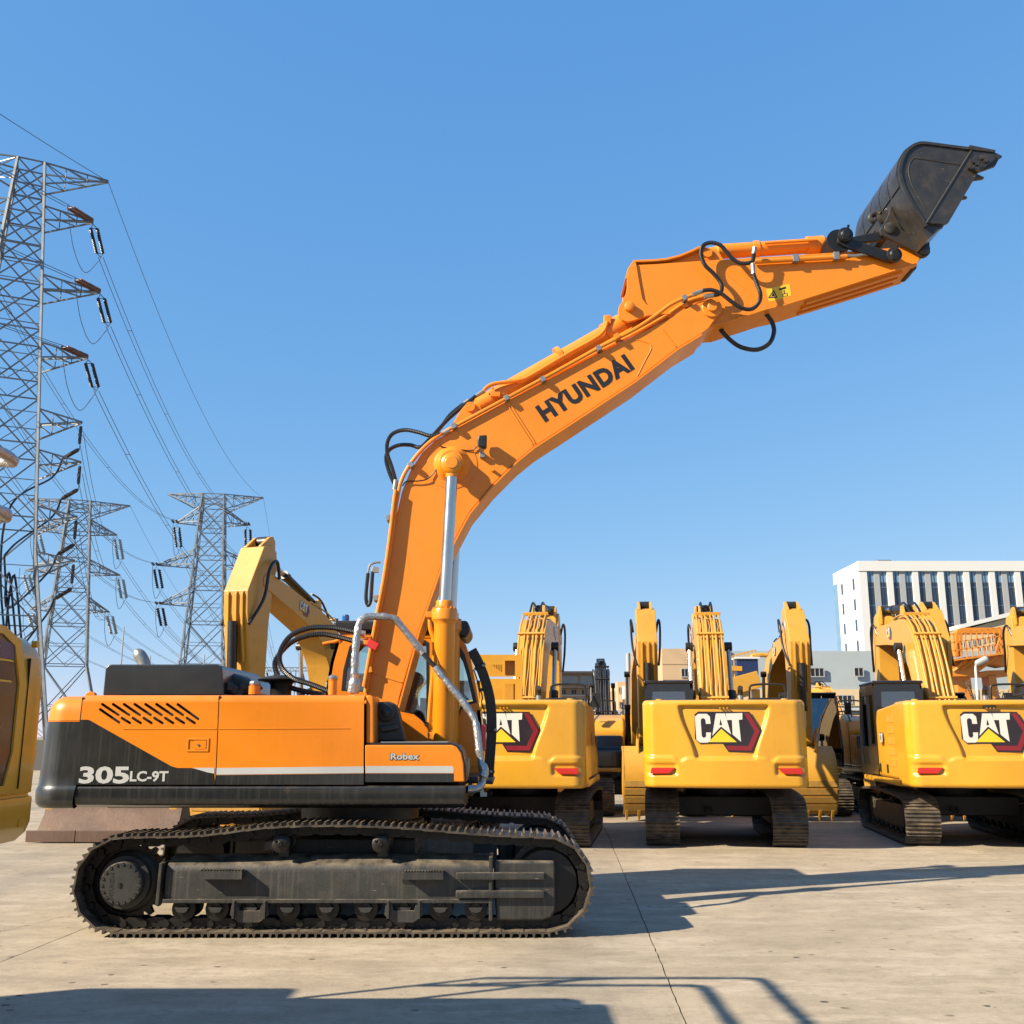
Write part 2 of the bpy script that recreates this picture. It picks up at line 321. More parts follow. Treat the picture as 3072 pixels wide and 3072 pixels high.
def edge(x, seed):                                  # a slightly ragged joint between two pours
    rnd = random.Random(seed); out = []; y = -14.
    while y < 62:
        near = 4 < y < 26
        out.append((x + .052 * y + (rnd.uniform(-.005, .005) if near else 0), y)); y += .14 if near else 3.
    out.append((x + .052 * 62, 62)); return out
xs = [-60.5, -48.8, -38.8, -28.8, -18.8, -10.8, -4.9, .79, 6.8, 12.8, 18.8, 28.8, 38.8, 48.8, 56.8]
for i in range(len(xs) - 1):
    a = edge(xs[i] + .006, i); b = edge(xs[i + 1] - .006, i + 1)
    mb = MB(); n = len(a)
    for k in range(n - 1): mb.add([(*a[k], 0), (*b[k], 0), (*b[k+1], 0), (*a[k+1], 0)], [(0,1,2,3)])
    mb.add([(*p, 0) for p in a] + [(*p, -.017) for p in a], [(k, k+1, n+k+1, n+k) for k in range(n - 1)])
    mb.add([(*p, 0) for p in b] + [(*p, -.017) for p in b], [(k, k+1, n+k+1, n+k) for k in range(n - 1)])
    mb.build('concrete_slab', M['concrete'], yard, smooth=0)
rnd = random.Random(5); g0, g1 = ground(-30, 2803), ground(245, 2738); mb = MB(); k = 26; pts = []
for i in range(k + 1):
    p = g0.lerp(g1, i / k); pts.append((p.x + rnd.uniform(-.02, .02), p.y + rnd.uniform(-.025, .025)))
for i in range(k):
    w0, w1 = .008, .008
    mb.add([(pts[i][0], pts[i][1] - w0, .003), (pts[i+1][0], pts[i+1][1] - w1, .003), (pts[i+1][0], pts[i+1][1] + w1, .003), (pts[i][0], pts[i][1] + w0, .003)], [(0,1,2,3)])
mb.build('crack', M['joint'], yard, smooth=0)
# ------------------------------------------------------------------ crawler tracks (machines face +x)
def shoe_mesh(p, w, gh=.032):
    g = lambda x: [(x - .016, 0), (x - .008, -gh), (x + .008, -gh), (x + .016, 0)]
    prof = [(-p/2 - .012, .012), (-p/2 - .012, 0)] + g(-p*.36) + g(-.005) + g(p*.36) + [(p/2 + .004, -.004), (p/2 + .016, .014), (p/2, .02)]
    return MB().prism(prof, -w/2, w/2)
def link_mesh(p):
    mb = MB()
    for s in (-1, 1):
        a, b = (.075, .11) if s > 0 else (-.11, -.075)
        mb.prism([(-p*.52, .03), (-p*.45, .012), (p*.42, .012), (p*.5, .04), (p*.48, .095), (p*.3, .112), (-p*.3, .112), (-p*.52, .085)], a, b)
        for x in (-p*.17, p*.17): mb.bb(x - .016, x + .016, s*.13 - .02, s*.13 + .02, .014, .034)
        mb.cyl((p*.49, s*.11, .062), (p*.49, s*.135, .062), .033, 10)
    mb.cyl((p*.49, -.12, .062), (p*.49, .12, .062), .028, 10)
    return mb
_shoe = {}
def crawler(parent, yc, width, xs, xi, zc, Rr, carriers, n, detail=True, phase=0.):
    root = empty('crawler_track', parent=parent)
    z0 = zc - Rr
    path = [(xs + (xi - xs) * i / 30, z0) for i in range(31)]
    path += arc(xi, zc, Rr, -90, 90, 24)[1:]
    top = [Vector((xi, zc + Rr, 0))] + [Vector((x, z, 0)) for x, z in carriers] + [Vector((xs, zc + Rr, 0))]
    path += [(p.x, p.y) for p in spline(top, 12)][1:]
    path += arc(xs, zc, Rr, 90, 270, 24)[1:-1]
    P3 = [Vector((x, 0, z)) for x, z in path]
    L = sum((P3[i] - P3[(i + 1) % len(P3)]).length for i in range(len(P3)))
    pts = resample(P3, L / n, closed=True); n = len(pts)
    p = (pts[1] - pts[0]).length
    key = (round(p, 3), width)
    if key not in _shoe:
        _shoe[key] = (shoe_mesh(p, width).data('track_shoe', M['steel'], smooth=0), link_mesh(p).data('track_link', M['chain'], smooth=0))
    sm, lm = _shoe[key]
    for i in range(n):
        a, b = pts[i], pts[(i + 1) % n]; m = (a + b) / 2; d = b - a
        rot = (0, -math.atan2(d.z, d.x), 0)
        for me, nm in ((sm, 'track_shoe'), (lm, 'track_link')):
            if nm == 'track_link' and not detail: continue
            o = link(nm, me, root); o.location = (m.x, yc, m.z); o.rotation_euler = rot
    ri = Rr - .115
    if not detail:
        mb = MB()
        q = resample([Vector((xs + (v.x - xs), yc, v.z)) for v in P3], .16, closed=True)
        for s in (-.09, .09):
            k = len(q); vs = []; fs = []
            for i in range(k):
                t = (q[(i+1) % k] - q[i-1]).normalized(); nn = Vector((-t.z, 0, t.x)); a = q[i] + nn * .012; b = q[i] + nn * .1
                vs += [a + Vector((0, s - .02, 0)), a + Vector((0, s + .02, 0)), b + Vector((0, s + .02, 0)), b + Vector((0, s - .02, 0))]
            for i in range(k):
                j = (i + 1) % k
                for e in range(4): fs.append((4*i + e, 4*i + (e+1) % 4, 4*j + (e+1) % 4, 4*j + e))
            mb.add(vs, fs)
        mb.build('track_chain', M['chain'], root, off=(0,0,0))
    # idler, sprocket
    MB().lathe([(ri*.3, -.11), (ri - .03, -.10), (ri, -.06), (ri, -.03), (ri + .05, -.025), (ri + .05, .025), (ri, .03), (ri, .06), (ri - .03, .10), (ri*.3, .11)], (xi, yc, zc), (0, 1, 0), 32).build('idler', M['chain'], root, off=(0,0,0))
    mb = MB(); tp = []
    k = 21
    for i in range(k):
        a = 2 * math.pi * i / k
        for da, r_ in ((-.10, ri + .005), (-.05, ri + .065), (.05, ri + .065), (.10, ri + .005)): tp.append((xs + r_ * math.cos(a + da), zc + r_ * math.sin(a + da)))
    mb.prism(tp, yc - .035, yc + .035); mb.build('sprocket', M['chain'], root, off=(0,0,0))
    return root
def roller(root, x, z, yc, r, name='track_roller'):
    MB().lathe([(.03, -.19), (r*.5, -.19), (r*.55, -.155), (r, -.15), (r, -.115), (r*.82, -.11), (r*.8, .11), (r, .115), (r, .15), (r*.55, .155), (r*.5, .19)], (x, yc, z), (0, 1, 0), 24).build(name, M['chain'], root, off=(0,0,0))

# ------------------------------------------------------------------ the big orange excavator, facing right
YT, YB, YC = 10.53, 10.66, 12.13                    # near track edge, near body side, centre line
HL = Vector((-1.75, YC, 0))
H = tag(empty('tracked_excavator', HL), 'large orange excavator with charcoal counterweight and raised boom holding a black bucket', 'excavator')
def hx(px, py, Y=YT): p = at(px, py, Y); return p.x - HL.x, p.z
xs_, zc_ = hx(355, 2655); xi_, _ = hx(1640, 2655)
c1, c2 = hx(838, 2479)[0], hx(1140, 2479)[0]
for s in (-1, 1):
    yc = s * 1.30
    tr = crawler(H, yc, .60, xs_, xi_, .488, .448, [(xi_ - .55, .955), (c2, 1.035), (c1, 1.035), (xs_ + .75, .95)], 51)
    for px in (536, 638, 743, 855, 974, 1092, 1209, 1319, 1426): roller(tr, hx(px, 2735)[0], .245, yc, .115)
    for x in (c1, c2):
        roller(tr, x, .86, yc, .085, 'carrier_roller')
        MB().bb(x - .05, x + .05, yc - .04 , yc + .04, .6, .80).build('roller_bracket', M['frame'], tr, off=(0,0,0))
        mb = MB().lathe([(.085, 0), (.088, .02), (.07, .035), (.03, .04), (.02, .052)], (x, yc + s * .19, .86), (0, s, 0), 20)
        for k in range(3): a = 2.1 * k + .5; mb.box((x + .055 * math.cos(a), yc + s * .232, .86 + .055 * math.sin(a)), (.022, .012, .022))
        mb.build('roller_cap', M['chain'], tr, off=(0,0,0))
    # beam: outer face set in from the shoe ends
    yo = yc + s * .20; yi = yc - s * .2
    q = lambda px, py: hx(px, py, YT + .1)
    x0, x1 = q(498, 2600)[0], q(1472, 2600)[0]; zt = q(900, 2585)[1]; zb = q(900, 2706)[1]
    prof = [(yo, zb), (yo, zt - .10), (yo - s*.03, zt - .035), (yo - s * .16, zt + .03), (yi + s*.1, zt + .05), (yi, zt - .05), (yi, zb)]
    mb = MB(); mb.prism(prof, x0, x1, ax='x'); mb.build('track_frame', M['frame'], tr, off=(0,0,0), bevel=.012)
    MB().bb(x0, x1, yo + s * .004, yo + s * .045, zb - .005, zb + .03).build('frame_lip', M['frame'], tr, off=(0,0,0), bevel=.005)
    p = [q(483, 2588), q(492, 2588), q(481, 2714), q(470, 2714)]
    MB().prism(p, yo + s * .05, yi).build('end_plate', M['frame'], tr, off=(0,0,0), bevel=.006)
    MB().prism([q(1467, 2570), q(1478, 2570), q(1478, 2760), q(1467, 2760)], yo + s * .05, yi).build('end_plate', M['frame'], tr, off=(0,0,0), bevel=.006)
    a0, a1 = q(1480, 2583), q(1668, 2763)
    pl = [(a0[0], a0[1]), (a1[0], a0[1]), (a1[0], a1[1] + .10), (a1[0] - .04, a1[1] + .03), (a1[0] - .13, a1[1]), (a0[0] + .03, a1[1]), (a0[0] + .015, a1[1] + .2)]
    MB().prism(pl, yo + s * .015, yo - s * .12).build('idler_guard', M['frame'], tr, off=(0,0,0), bevel=.03, seg=3)
    for ya, yb in ((2615, 2637), (2669, 2692)):
        r0, r1 = q(1368, ya), q(1633, yb)
        MB().bb(r0[0], r1[0], yo + s * .016, yo + s * .075, r1[1], r0[1]).build('guard_rib', M['frame'], tr, off=(0,0,0), bevel=.012)
    for xa, xb, ya, yb in ((608, 734, 2607, 2633), (1214, 1332, 2611, 2634)):
        r0, r1 = q(xa, ya), q(xb, yb); mb = MB()
        mb.bb(r0[0], r1[0], yo, yo + s * .12, r1[1], r0[1] - .008)
        for k in range(14): x = r0[0] + (r1[0] - r0[0]) * (k + .5) / 14; mb.bb(x - .007, x + .007, yo + s*.002, yo + s * .118, r0[1] - .008, r0[1] + .006)
        mb.build('frame_step', M['frame'], tr, off=(0,0,0))
    r0 = q(1225, 2640)
    MB().prism([(r0[0] - .05, r0[1] - .035), (r0[0] + .07, r0[1] - .04), (r0[0] + .075, r0[1] + .01), (r0[0] + .05, r0[1] + .035), (r0[0] - .03, r0[1] + .035), (r0[0] - .06, r0[1])], yo + s * .0005, yo + s * .004).build('slot_shade_patch', M['ink'], tr, off=(0,0,0))  # flat black plate painting in the shade of a hole
    for px in (743, 1209):
        x, z = hx(px, 2733); mb = MB()
        mb.prism([(x - .17, .345), (x - .13, .345), (x - .10, .24), (x + .10, .24), (x + .13, .345), (x + .17, .345), (x + .19, .2), (x + .10, .13), (x - .10, .13), (x - .19, .2)], yc + s * .2, yc + s * .23)
        for e in (-1, 1): mb.bb(x + e * .15 - .012, x + e * .15 + .012, yc + s * .232, yc + s * .27, .17, .335)
        mb.build('roller_guard', M['frame'], tr, off=(0,0,0), bevel=.004)
    for px in (536, 638, 743, 855, 974, 1092, 1209, 1319, 1426):
        x = hx(px, 2735)[0]
        MB().prism([(x - .07, .265), (x + .07, .265), (x + .045, .225), (x, .215), (x - .045, .225)], yc + s * .19, yc + s * .215).build('roller_cap', M['cover'], tr, off=(0,0,0), bevel=.003)
    # final drive hub with its round cover
    hxx, hz = hx(345, 2662); hy = yc + s * .24
    MB().lathe([(.30, -.30), (.30, -.02), (.27, .0), (.10, .0)], (xs_, yc + s * .06, .488), (0, s, 0), 40).build('drive_housing', M['chain'], tr, off=(0,0,0))
    mb = MB().lathe([(.205, -.16), (.205, -.012), (.195, 0), (.0001, .003)], (xs_, hy, .488), (0, s, 0), 48)
    mb.lathe([(.25, -.16), (.25, -.10), (.205, -.098)], (xs_ + .0, hy, .488), (0, s, 0), 48)
    hub = mb.build('hub_cover', M['cover'], tr, off=(0,0,0))
    for k in range(18):
        a = 2 * math.pi * k / 18 + .1; mb = MB()
        mb.cyl((xs_ + .18 * math.cos(a), hy - s * .004, .488 + .18 * math.sin(a)), (xs_ + .18 * math.cos(a), hy + s * .003, .488 + .18 * math.sin(a)), .019, 10)
        mb.build('bolt_shade_disc', M['ink'], tr, off=(0,0,0))  # black disc round each bolt, painted shade in place of a sunk seat
        MB().cyl((xs_ + .18 * math.cos(a), hy, .488 + .18 * math.sin(a)), (xs_ + .18 * math.cos(a), hy + s * .010, .488 + .18 * math.sin(a)), .011, 6).build('hub_bolt', M['cover'], tr, off=(0,0,0))
    if s < 0:
        mb = MB(); lettering(mb, 'HYUNDAI', (xs_ - .07, hy - .001, .488 - .13), (0, 0, .24), (-.048, 0, 0), bold=.02, lift=(0, -.005, 0)); mb.build('hub_lettering', M['cover'], tr, off=(0,0,0))
        MB().bb(xs_ - .02, xs_ + .005, hy - .012, hy, .455, .50).build('hub_plug', M['ink'], tr, off=(0,0,0))
# undercarriage centre and slew ring
mb = MB(); xm = (xs_ + xi_) / 2
mb.bb(xm - .75, xm + .75, -.95, .95, .45, .86)
for e in (-1, 1):
    for f in (-1, 1): mb.bar((xm + e * .4, f * .5, .62), (xm + e * 1.15, f * 1.15, .5), .42, .3)
mb.v = [tuple(Vector(p) + HL) for p in mb.v]; mb.build('centre_frame', M['frame'], H, bevel=.03)
sx = (xz(1082, 2425, YC)[0])
MB().lathe([(.66, .86), (.72, .87), (.72, .99), (.66, 1.0), (.66, 1.22)], (sx, YC, 0), (0, 0, 1), 48).build('slew_ring', M['chain'], H)

# ---- house: frame skirt, counterweight, side panels
D2 = 2 * YC                                        # mirrors a near depth to the far side
def yfar(y): return D2 - y
sk = XZ([(222, 2357), (1394, 2350), (1394, 2384), (1356, 2407), (222, 2424)], YB)
zs0 = sk[4][1]
mb = MB(); prof = [(YB + .02, sk[0][1]), (YB, sk[0][1] - .02), (YB, zs0 + .10), (YB + .03, zs0 + .03), (YB + .12, zs0), (YB + .9, zs0 - .005), (YB + .9, sk[0][1])]
mb.prism(prof, sk[0][0] + .006, sk[1][0], ax='x')
skirt = mb.build('frame_skirt', M['dark'], H, bevel=.012)
mb = MB().prism([(yfar(a), b) for a, b in prof], sk[0][0] + .006, sk[1][0], ax='x'); mb.build('frame_skirt', M['dark'], H, bevel=.012)
deck = MB(); deck.bb(sk[0][0] + .05, sk[1][0] - .1, YB + .75, yfar(YB + .75), 1.15, 1.62); deck.build('revolving_frame', M['chain'], H, bevel=.02)
# survey target sprayed on the skirt
cx, cz = xz(862, 2371, YB); mb = MB()
for a in range(20): t0, t1 = 2*math.pi*a/20, 2*math.pi*(a+1)/20; mb.add([(cx + r_ * math.cos(t), YB - .003, cz + r_ * math.sin(t)) for t, r_ in ((t0, .020), (t1, .020), (t1, .023), (t0, .023))], [(0,1,2,3)])
mb.bb(cx - .04, cx + .04, YB - .003, YB - .0015, cz - .0014, cz + .0014).bb(cx - .0014, cx + .0014, YB - .0045, YB - .0035, cz - .04, cz + .04); mb.build('target_mark', M['rust'], H)

# counterweight: lofted round the tail
def loft(plan, prof, depth=None):
    rows = []
    for z, ins in prof:
        row = []
        for x, y, nx, ny in plan:
            d = ins + (depth(x, y, z, nx, ny) if depth else 0)
            row.append(Vector((x - nx * d, y - ny * d, z)))
        rows.append(row)
    return rows
def plan_tail(xb, xf, y0, y1, rc, bulge=0., n=10, nm=14):
    """near front -> near rear corner -> rear -> far corner -> far front; the rear is at xb, smaller x"""
    out = [(xf, y0, 0, -1)]
    for i in range(1, 8): out.append((xf + (xb + rc - xf) * i / 8, y0, 0, -1))
    for i in range(n + 1): a = R(270 - 90 * i / n); out.append((xb + rc + rc * math.cos(a), y0 + rc + rc * math.sin(a), math.cos(a), math.sin(a)))
    for i in range(1, nm): out.append((xb - bulge * math.sin(math.pi * i / nm), y0 + rc + (y1 - y0 - 2 * rc) * i / nm, -1, 0))
    for i in range(n + 1): a = R(180 - 90 * i / n); out.append((xb + rc + rc * math.cos(a), y1 - rc + rc * math.sin(a), math.cos(a), math.sin(a)))
    for i in range(1, 8): out.append((xb + rc + (xf - xb - rc) * i / 8, y1, 0, 1))
    out.append((xf, y1, 0, 1)); return out
ztop = xz(200, 2087, YB)[1]; zor = xz(190, 2161, YB)[1]; zlip = xz(150, 2362, YB)[1]; zbot = xz(150, 2427, YB)[1]
xb = xz(106, 2390, YB)[0] - .10; xseam = xz(238, 2260, YB)[0]
plan = plan_tail(xb, xseam + .05, YB - .02, yfar(YB - .02), .30, .10)
prof = [(zbot + .02, .16), (zbot, .08), (zbot + .01, .04), (zbot + .05, .006), (zbot + .10, 0), (zlip - .03, .0), (zlip, .012), (zlip + .02, .02)]
prof += [(zlip + .02 + (zor - .012 - zlip - .02) * i / 6, .02 + .03 * i / 6) for i in range(1, 7)]
k_dark = len(prof) - 1
prof += [(zor - .006, .06), (zor, .052)] + [(zor + (ztop - .16 - zor) * i / 3, .052 + .01 * i / 3) for i in range(1, 4)]
prof += [(ztop - .16 + .16 * math.sin(R(a)), .062 + .16 * (1 - math.cos(R(a)))) for a in (18, 36, 54, 72, 90)]
rows = loft(plan, prof)
zz = lambda z: (xz(238, 2260, YB)[0]) + 0
for r_, (z, _) in zip(rows, prof):                    # the seam leans: front edge follows it
    xe = xseam + (z - 1.45) * .10
    for j in list(range(0, 8)) + list(range(len(plan) - 8, len(plan))):
        x0, xc = xseam + .05, plan[8][0]
        r_[j].x = xc + (r_[j].x - xc) * (xe - xc) / (x0 - xc)
mb = MB(); mb.cur = 0; mb.grid(rows[:k_dark + 1]); mb.add(rows[0], [tuple(range(len(plan)))]); mb.build('counterweight', M['dark'], H, smooth=50)
mb = MB(); mb.grid(rows[k_dark:]); mb.add(rows[-1], [tuple(range(len(plan)))]); mb.add([rows[i][0] for i in range(k_dark, len(rows))] + [rows[i][-1] for i in range(len(rows)-1, k_dark-1, -1)], [tuple(range(2 * (len(rows) - k_dark)))])
cap = mb.build('counterweight_cap', M['orange'], H, smooth=50)
lx, lz = xz(258, 2083, YB); MB().prism([(lx - .06, lz - .02), (lx - .045, lz + .02), (lx, lz + .035), (lx + .045, lz + .02), (lx + .06, lz - .02)], YB + .10, YB + .16).build('lifting_eye', M['orange'], H, bevel=.01)
z_ = xz(122, 2337, YB)[1]; mb = MB()
for q0, q1 in ((13, 14), (14, 15)):
    pp = [Vector((plan[q_][0] - plan[q_][2] * .032, plan[q_][1] - plan[q_][3] * .032, 0)) for q_ in (q0, q1)]
    mb.add([pp[0] + Vector((0, 0, z_ - .02)), pp[1] + Vector((0, 0, z_ - .02)), pp[1] + Vector((0, 0, z_ + .03)), pp[0] + Vector((0, 0, z_ + .03))], [(0, 1, 2, 3)])
mb.build('rear_lettering', M['white'], H)

# side panels (doors) near and far
zp = xz(600, 2085, YB)[1]; zpb = xz(600, 2354, YB)[1]
def panel(px0t, px0b, px1t, px1b, name, y0=YB, holes=(), far=True):
    a0, a1, b0, b1 = xz(px0t, 2085, YB)[0], xz(px0b, 2354, YB)[0], xz(px1t, 2085, YB)[0], xz(px1b, 2354, YB)[0]
    r_ = .07
    def xa(z, s): t = (z - zpb) / (zp - zpb); return (a1 + (a0 - a1) * t) if s == 0 else (b1 + (b0 - b1) * t)
    mb = MB(); outer = [(xa(zpb, 0), zpb), (xa(zpb, 1), zpb), (xa(zp - r_, 1), zp - r_), (xa(zp - r_, 0), zp - r_)]
    mb.prism(outer, y0, y0 + .03, holes)
    o = mb.build(name, M['orange'], H, smooth=30)
    mb = MB(); rows = []                            # rolled top edge, then the top deck
    prf = [(y0 + r_ - r_ * math.cos(R(a)), zp - r_ + r_ * math.sin(R(a))) for a in (0, 15, 30, 45, 60, 75, 90)] + [(y0 + .55, zp + .002), (y0 + .55, zp - .03), (y0 + .1, zp - .04)]
    for y, z in prf: rows.append([(xa(min(z, zp), 0), y, z), (xa(min(z, zp), 1), y, z)])
    mb.grid(rows)
    for s in (0, 1): mb.add([r__[s] for r__ in rows], [tuple(range(len(rows)))])
    mb.build('rolled_edge', M['orange'], o, smooth=40)
    return o
slots = []
def slot(x0, y0, x1, y1, r_=.0135):
    a, b = Vector((*xz(x0, y0, YB), 0)), Vector((*xz(x1, y1, YB), 0)); t = (b - a).normalized(); n_ = Vector((-t.y, t.x, 0)); out = []
    for c_, sg in ((a, 1), (b, -1)):
        for k in range(6): th = math.pi * (k / 5); d = n_ * math.cos(th) * sg * r_ - t * math.sin(th) * sg * r_; out.append((c_.x + d.x, c_.y + d.y))
    return out
Z1 = lambda x, y: (x / 1.932, 1850 + y / 1.932)
ups = [(592, 507, 686, 570), (655, 507, 748, 570), (718, 507, 810, 570), (780, 507, 873, 570), (843, 507, 936, 570), (906, 507, 999, 570), (968, 507, 1060, 570), (1030, 508, 1148, 593)]
los = [(580, 537, 690, 613), (706, 587, 753, 617), (770, 587, 815, 617), (833, 587, 878, 617), (895, 587, 941, 617), (958, 587, 1003, 617), (1020, 587, 1066, 617), (1083, 587, 1128, 617)]
for a in ups + los: slots.append(slot(*Z1(a[0], a[1]), *Z1(a[2], a[3])))
d1 = panel(250, 222, 656, 645, 'engine_door', holes=slots)
for sl in slots:
    cx = sum(p[0] for p in sl) / len(sl); cz = sum(p[1] for p in sl) / len(sl)
MB().prism([xz(285, 2095, YB), xz(620, 2095, YB), xz(620, 2180, YB), xz(285, 2180, YB)], YB + .06, YB + .07).build('vent_backing', M['ink'], d1)  # black sheet painting in the shade behind the vent slots
d2 = panel(659, 648, 1092, 1090, 'pump_door')
# decals on the doors, laid 2 mm proud
def decal(name, pts, m, par, lift=.002): return MB().prism(XZ(pts, YB), YB - lift, YB - lift + .0012).build(name, m, par, smooth=0)
dk = [(241.5, 2159)] + [Z1(*p) for p in ( (508, 597), (520, 600), (985, 862), (1000, 869), (1030, 877), (1110, 877), (1150, 888), (1190, 900), (1241, 910))] + [(645.6, 2354), (221.8, 2354)]
decal('dark_decal', dk, M['dark'], d1)
decal('white_stripe', [Z1(*p) for p in ((1116, 876), (1243, 876), (1243, 909), (1205, 903), (1150, 887))], M['white'], d1, .0035)
decal('white_stripe', [Z1(*p) for p in ((1253, 878), (2106, 890), (2105, 927), (1252, 915))][:0] or [(650, 2304), (1091, 2299), (1091, 2319), (649, 2324)], M['white'], d2)
decal('dark_decal', [(648.6, 2325.5), (1091, 2320.5), (1090, 2354), (648.2, 2354)], M['dark'], d2)
mb = MB(); lettering(mb, '305', (*at(236, 2351, YB),), (at(386, 2299, YB) - at(236, 2299, YB)), (0, 0, at(236, 2299, YB).z - at(236, 2351, YB).z), bold=.035, lift=(0, -.005, 0)); mb.build('model_lettering', M['white'], d1)
mb = MB(); lettering(mb, 'LC-9T', at(389, 2345, YB), (at(504, 2299, YB) - at(389, 2299, YB)), (0, 0, at(389, 2313, YB).z - at(389, 2345, YB).z), bold=.03, lift=(0, -.005, 0)); mb.build('model_lettering', M['white'], d1)
# raised creases along the doors
for pa, pb, par in (((368, 2187), (648, 2187), d1), ((656, 2187), (1050, 2185), d2)):
    a, b = at(*pa, YB), at(*pb, YB); MB().bar((a.x, YB - .001, a.z), (b.x, YB - .001, b.z), .008, .009).build('door_crease', M['orange'], par, bevel=.002)
# flush latch
l0, l1 = at(562, 2214, YB), at(626, 2255, YB)
mb = MB().prism([(l0.x, l1.z), (l1.x, l1.z), (l1.x, l0.z), (l0.x, l0.z)], YB - .008, YB + .004, [[(l0.x + .02, l1.z + .02), (l1.x - .02, l1.z + .02), (l1.x - .02, l0.z - .02), (l0.x + .02, l0.z - .02)]]); mb.build('latch_frame', M['orange'], d1, bevel=.004)
MB().bb(l0.x + .075, l1.x - .03, YB - .005, YB + .0, l1.z + .025, l0.z - .025).build('latch_handle', M['orange'], d1, bevel=.003)
MB().cyl((l0.x + .115, YB - .014, (l0.z + l1.z) / 2), (l0.x + .115, YB - .004, (l0.z + l1.z) / 2), .011, 8).build('latch_lock', M['zinc'], d1)
MB().prism(XZ([(655.2, 2088), (659.8, 2088), (648.8, 2354), (644.6, 2354)], YB), YB + .004, YB + .029).build('gap_shade_strip', M['black'], d1, smooth=0)  # black strip laid in the panel gap to paint its shade
MB().prism(XZ([(246, 2092), (252, 2092), (224, 2354), (217, 2354)], YB), YB + .003, YB + .028).build('gap_shade_strip', M['black'], d1, smooth=0)  # same painted gap shade, between counterweight and door
# far side wall and bulkheads so the house is closed
xA, xB = xz(243, 2200, YB)[0], xz(1090, 2200, YB)[0]
MB().bb(xA, xB, yfar(YB) - .6, yfar(YB), zpb, zp).build('left_side_wall', M['orange'], H, bevel=.05, seg=3)
MB().bb(xA, xB - .02, YB + .5, yfar(YB) - .55, zpb, zp - .07).build('engine_deck', M['hood'], H, bevel=.02)
# small front fillet panel
MB().prism(XZ([(1098, 2085), (1112, 2085), (1122, 2092), (1123, 2231), (1098, 2231)], YB + .03), YB + .03, YB + .5).build('corner_panel', M['orange'], H, bevel=.02, seg=3)
# tool box with its rounded nose
tb = XZ([(1095, 2235), (1355, 2235), (1372, 2242), (1384, 2258), (1391, 2290), (1394, 2346), (1095, 2346)], YB)
tbx = MB().prism(tb, YB, YB + .78).build('tool_box', M['orange'], H, bevel=.014, seg=3)
MB().prism(XZ([(1098, 2228), (1352, 2228), (1375, 2236), (1388, 2256), (1397, 2300), (1398, 2346), (1394, 2346), (1390, 2290), (1383, 2258), (1371, 2242), (1354, 2235.5), (1098, 2235.5)], YB + .02), YB + .03, YB + .8).build('tool_box_seal', M['black'], H, bevel=.004)
MB().prism(XZ([(1097, 2298), (1355, 2298), (1361, 2303), (1361, 2319), (1097, 2319)], YB), YB - .002, YB - .0006).build('white_stripe', M['white'], tbx, smooth=0)
MB().prism(XZ([(1096, 2320.5), (1361, 2320.5), (1361, 2346), (1096, 2346)], YB), YB - .002, YB - .0006).build('dark_decal', M['dark'], tbx, smooth=0)
def shifted(body, p0, p1, q, bold, lift, name, m, par, shear=0.):
    mb = MB(); lettering(mb, body, p0, (p1 - p0), (0, 0, q), bold=bold, shear=shear, lift=lift); return mb.build(name, m, par)
a, b = at(1170, 2281, YB), at(1259, 2281, YB); shifted('Robex', a, b, .074, .05, (0, -.003, 0), 'name_shadow', M['ink'], tbx, .0)
a, b = at(1172, 2279, YB), at(1257, 2279, YB); shifted('Robex', a, b, .064, .025, (0, -.0055, 0), 'name_lettering', M['white'], tbx, .0)
MB().prism(XZ([(1142, 2228.5), (1343, 2228.5), (1343, 2224), (1142, 2225)], YB + .05), YB + .05, YB + .7).build('step_plate', M['zinc'], H)
# black lamp housing behind the tool box
mb = MB().prism(XZ([(1126, 2106), (1165, 2104), (1182, 2110), (1192, 2126), (1216, 2226), (1126, 2228)], YB + .34), YB + .34, YB + .6); mb.build('boom_foot_guard', M['black'], H, bevel=.03, seg=3)
gx, gz = xz(1157, 2137, YB + .33); mb = MB().lathe([(.10, 0), (.10, .02), (.08, .03), (.06, .03), (.055, .045), (.03, .05), (.012, .06)], (gx, YB + .34, gz), (0, -1, 0), 24); mb.build('guard_cap', M['black'], H)
MB().prism(XZ([(1138, 2180), (1184, 2172), (1194, 2178), (1193, 2190), (1146, 2198), (1140, 2192)], YB + .28), YB + .28, YB + .36).build('guard_grip', M['black'], H, bevel=.015)

# ---- on the deck: engine hood, exhaust, muffler, filler, pre-cleaner
yh = 11.35; hood = XZ([(308, 2086), (316, 2004), (324, 1996), (332, 1993), (650, 1993), (660, 1996), (666, 2004), (672, 2086)], yh)
MB().prism(hood, yh, 13.1).build('engine_hood', M['hood'], H, bevel=.05, seg=4, bang=20)
hd2 = MB().prism(XZ([(674, 2088), (674, 2012), (690, 2016), (715, 2024), (740, 2030), (756, 2042), (764, 2088)], 11.8), 11.8, 12.9); hd2.build('muffler_cover', M['hood'], H, bevel=.05, seg=3)
mb = MB()
for i in range(7): x, z = xz(690 + i * 12, 2060 + (i % 3) * 9, 11.5); mb.box((x, 11.5 + .03 * i, z), (.07, .06, .09), Euler((0, .4 * i, .3)).to_matrix())
mb.build('engine_fittings', M['black'], H, bevel=.008)
e = [at(440, 2000, 12.4), at(430, 1985, 12.4), at(421, 1970, 12.4), at(411, 1955, 12.4)]
mb = MB().tube(spline([at(436, 2010, 12.4), at(430, 1985, 12.4), at(419, 1966, 12.4), at(404, 1949, 12.4)], 6), [.075] * 13 + [.072, .066, .058, .045, .03, .012], 16); mb.build('exhaust_pipe', M['zinc'], H)
fx, fz = xz(763, 2083, YB + .55)
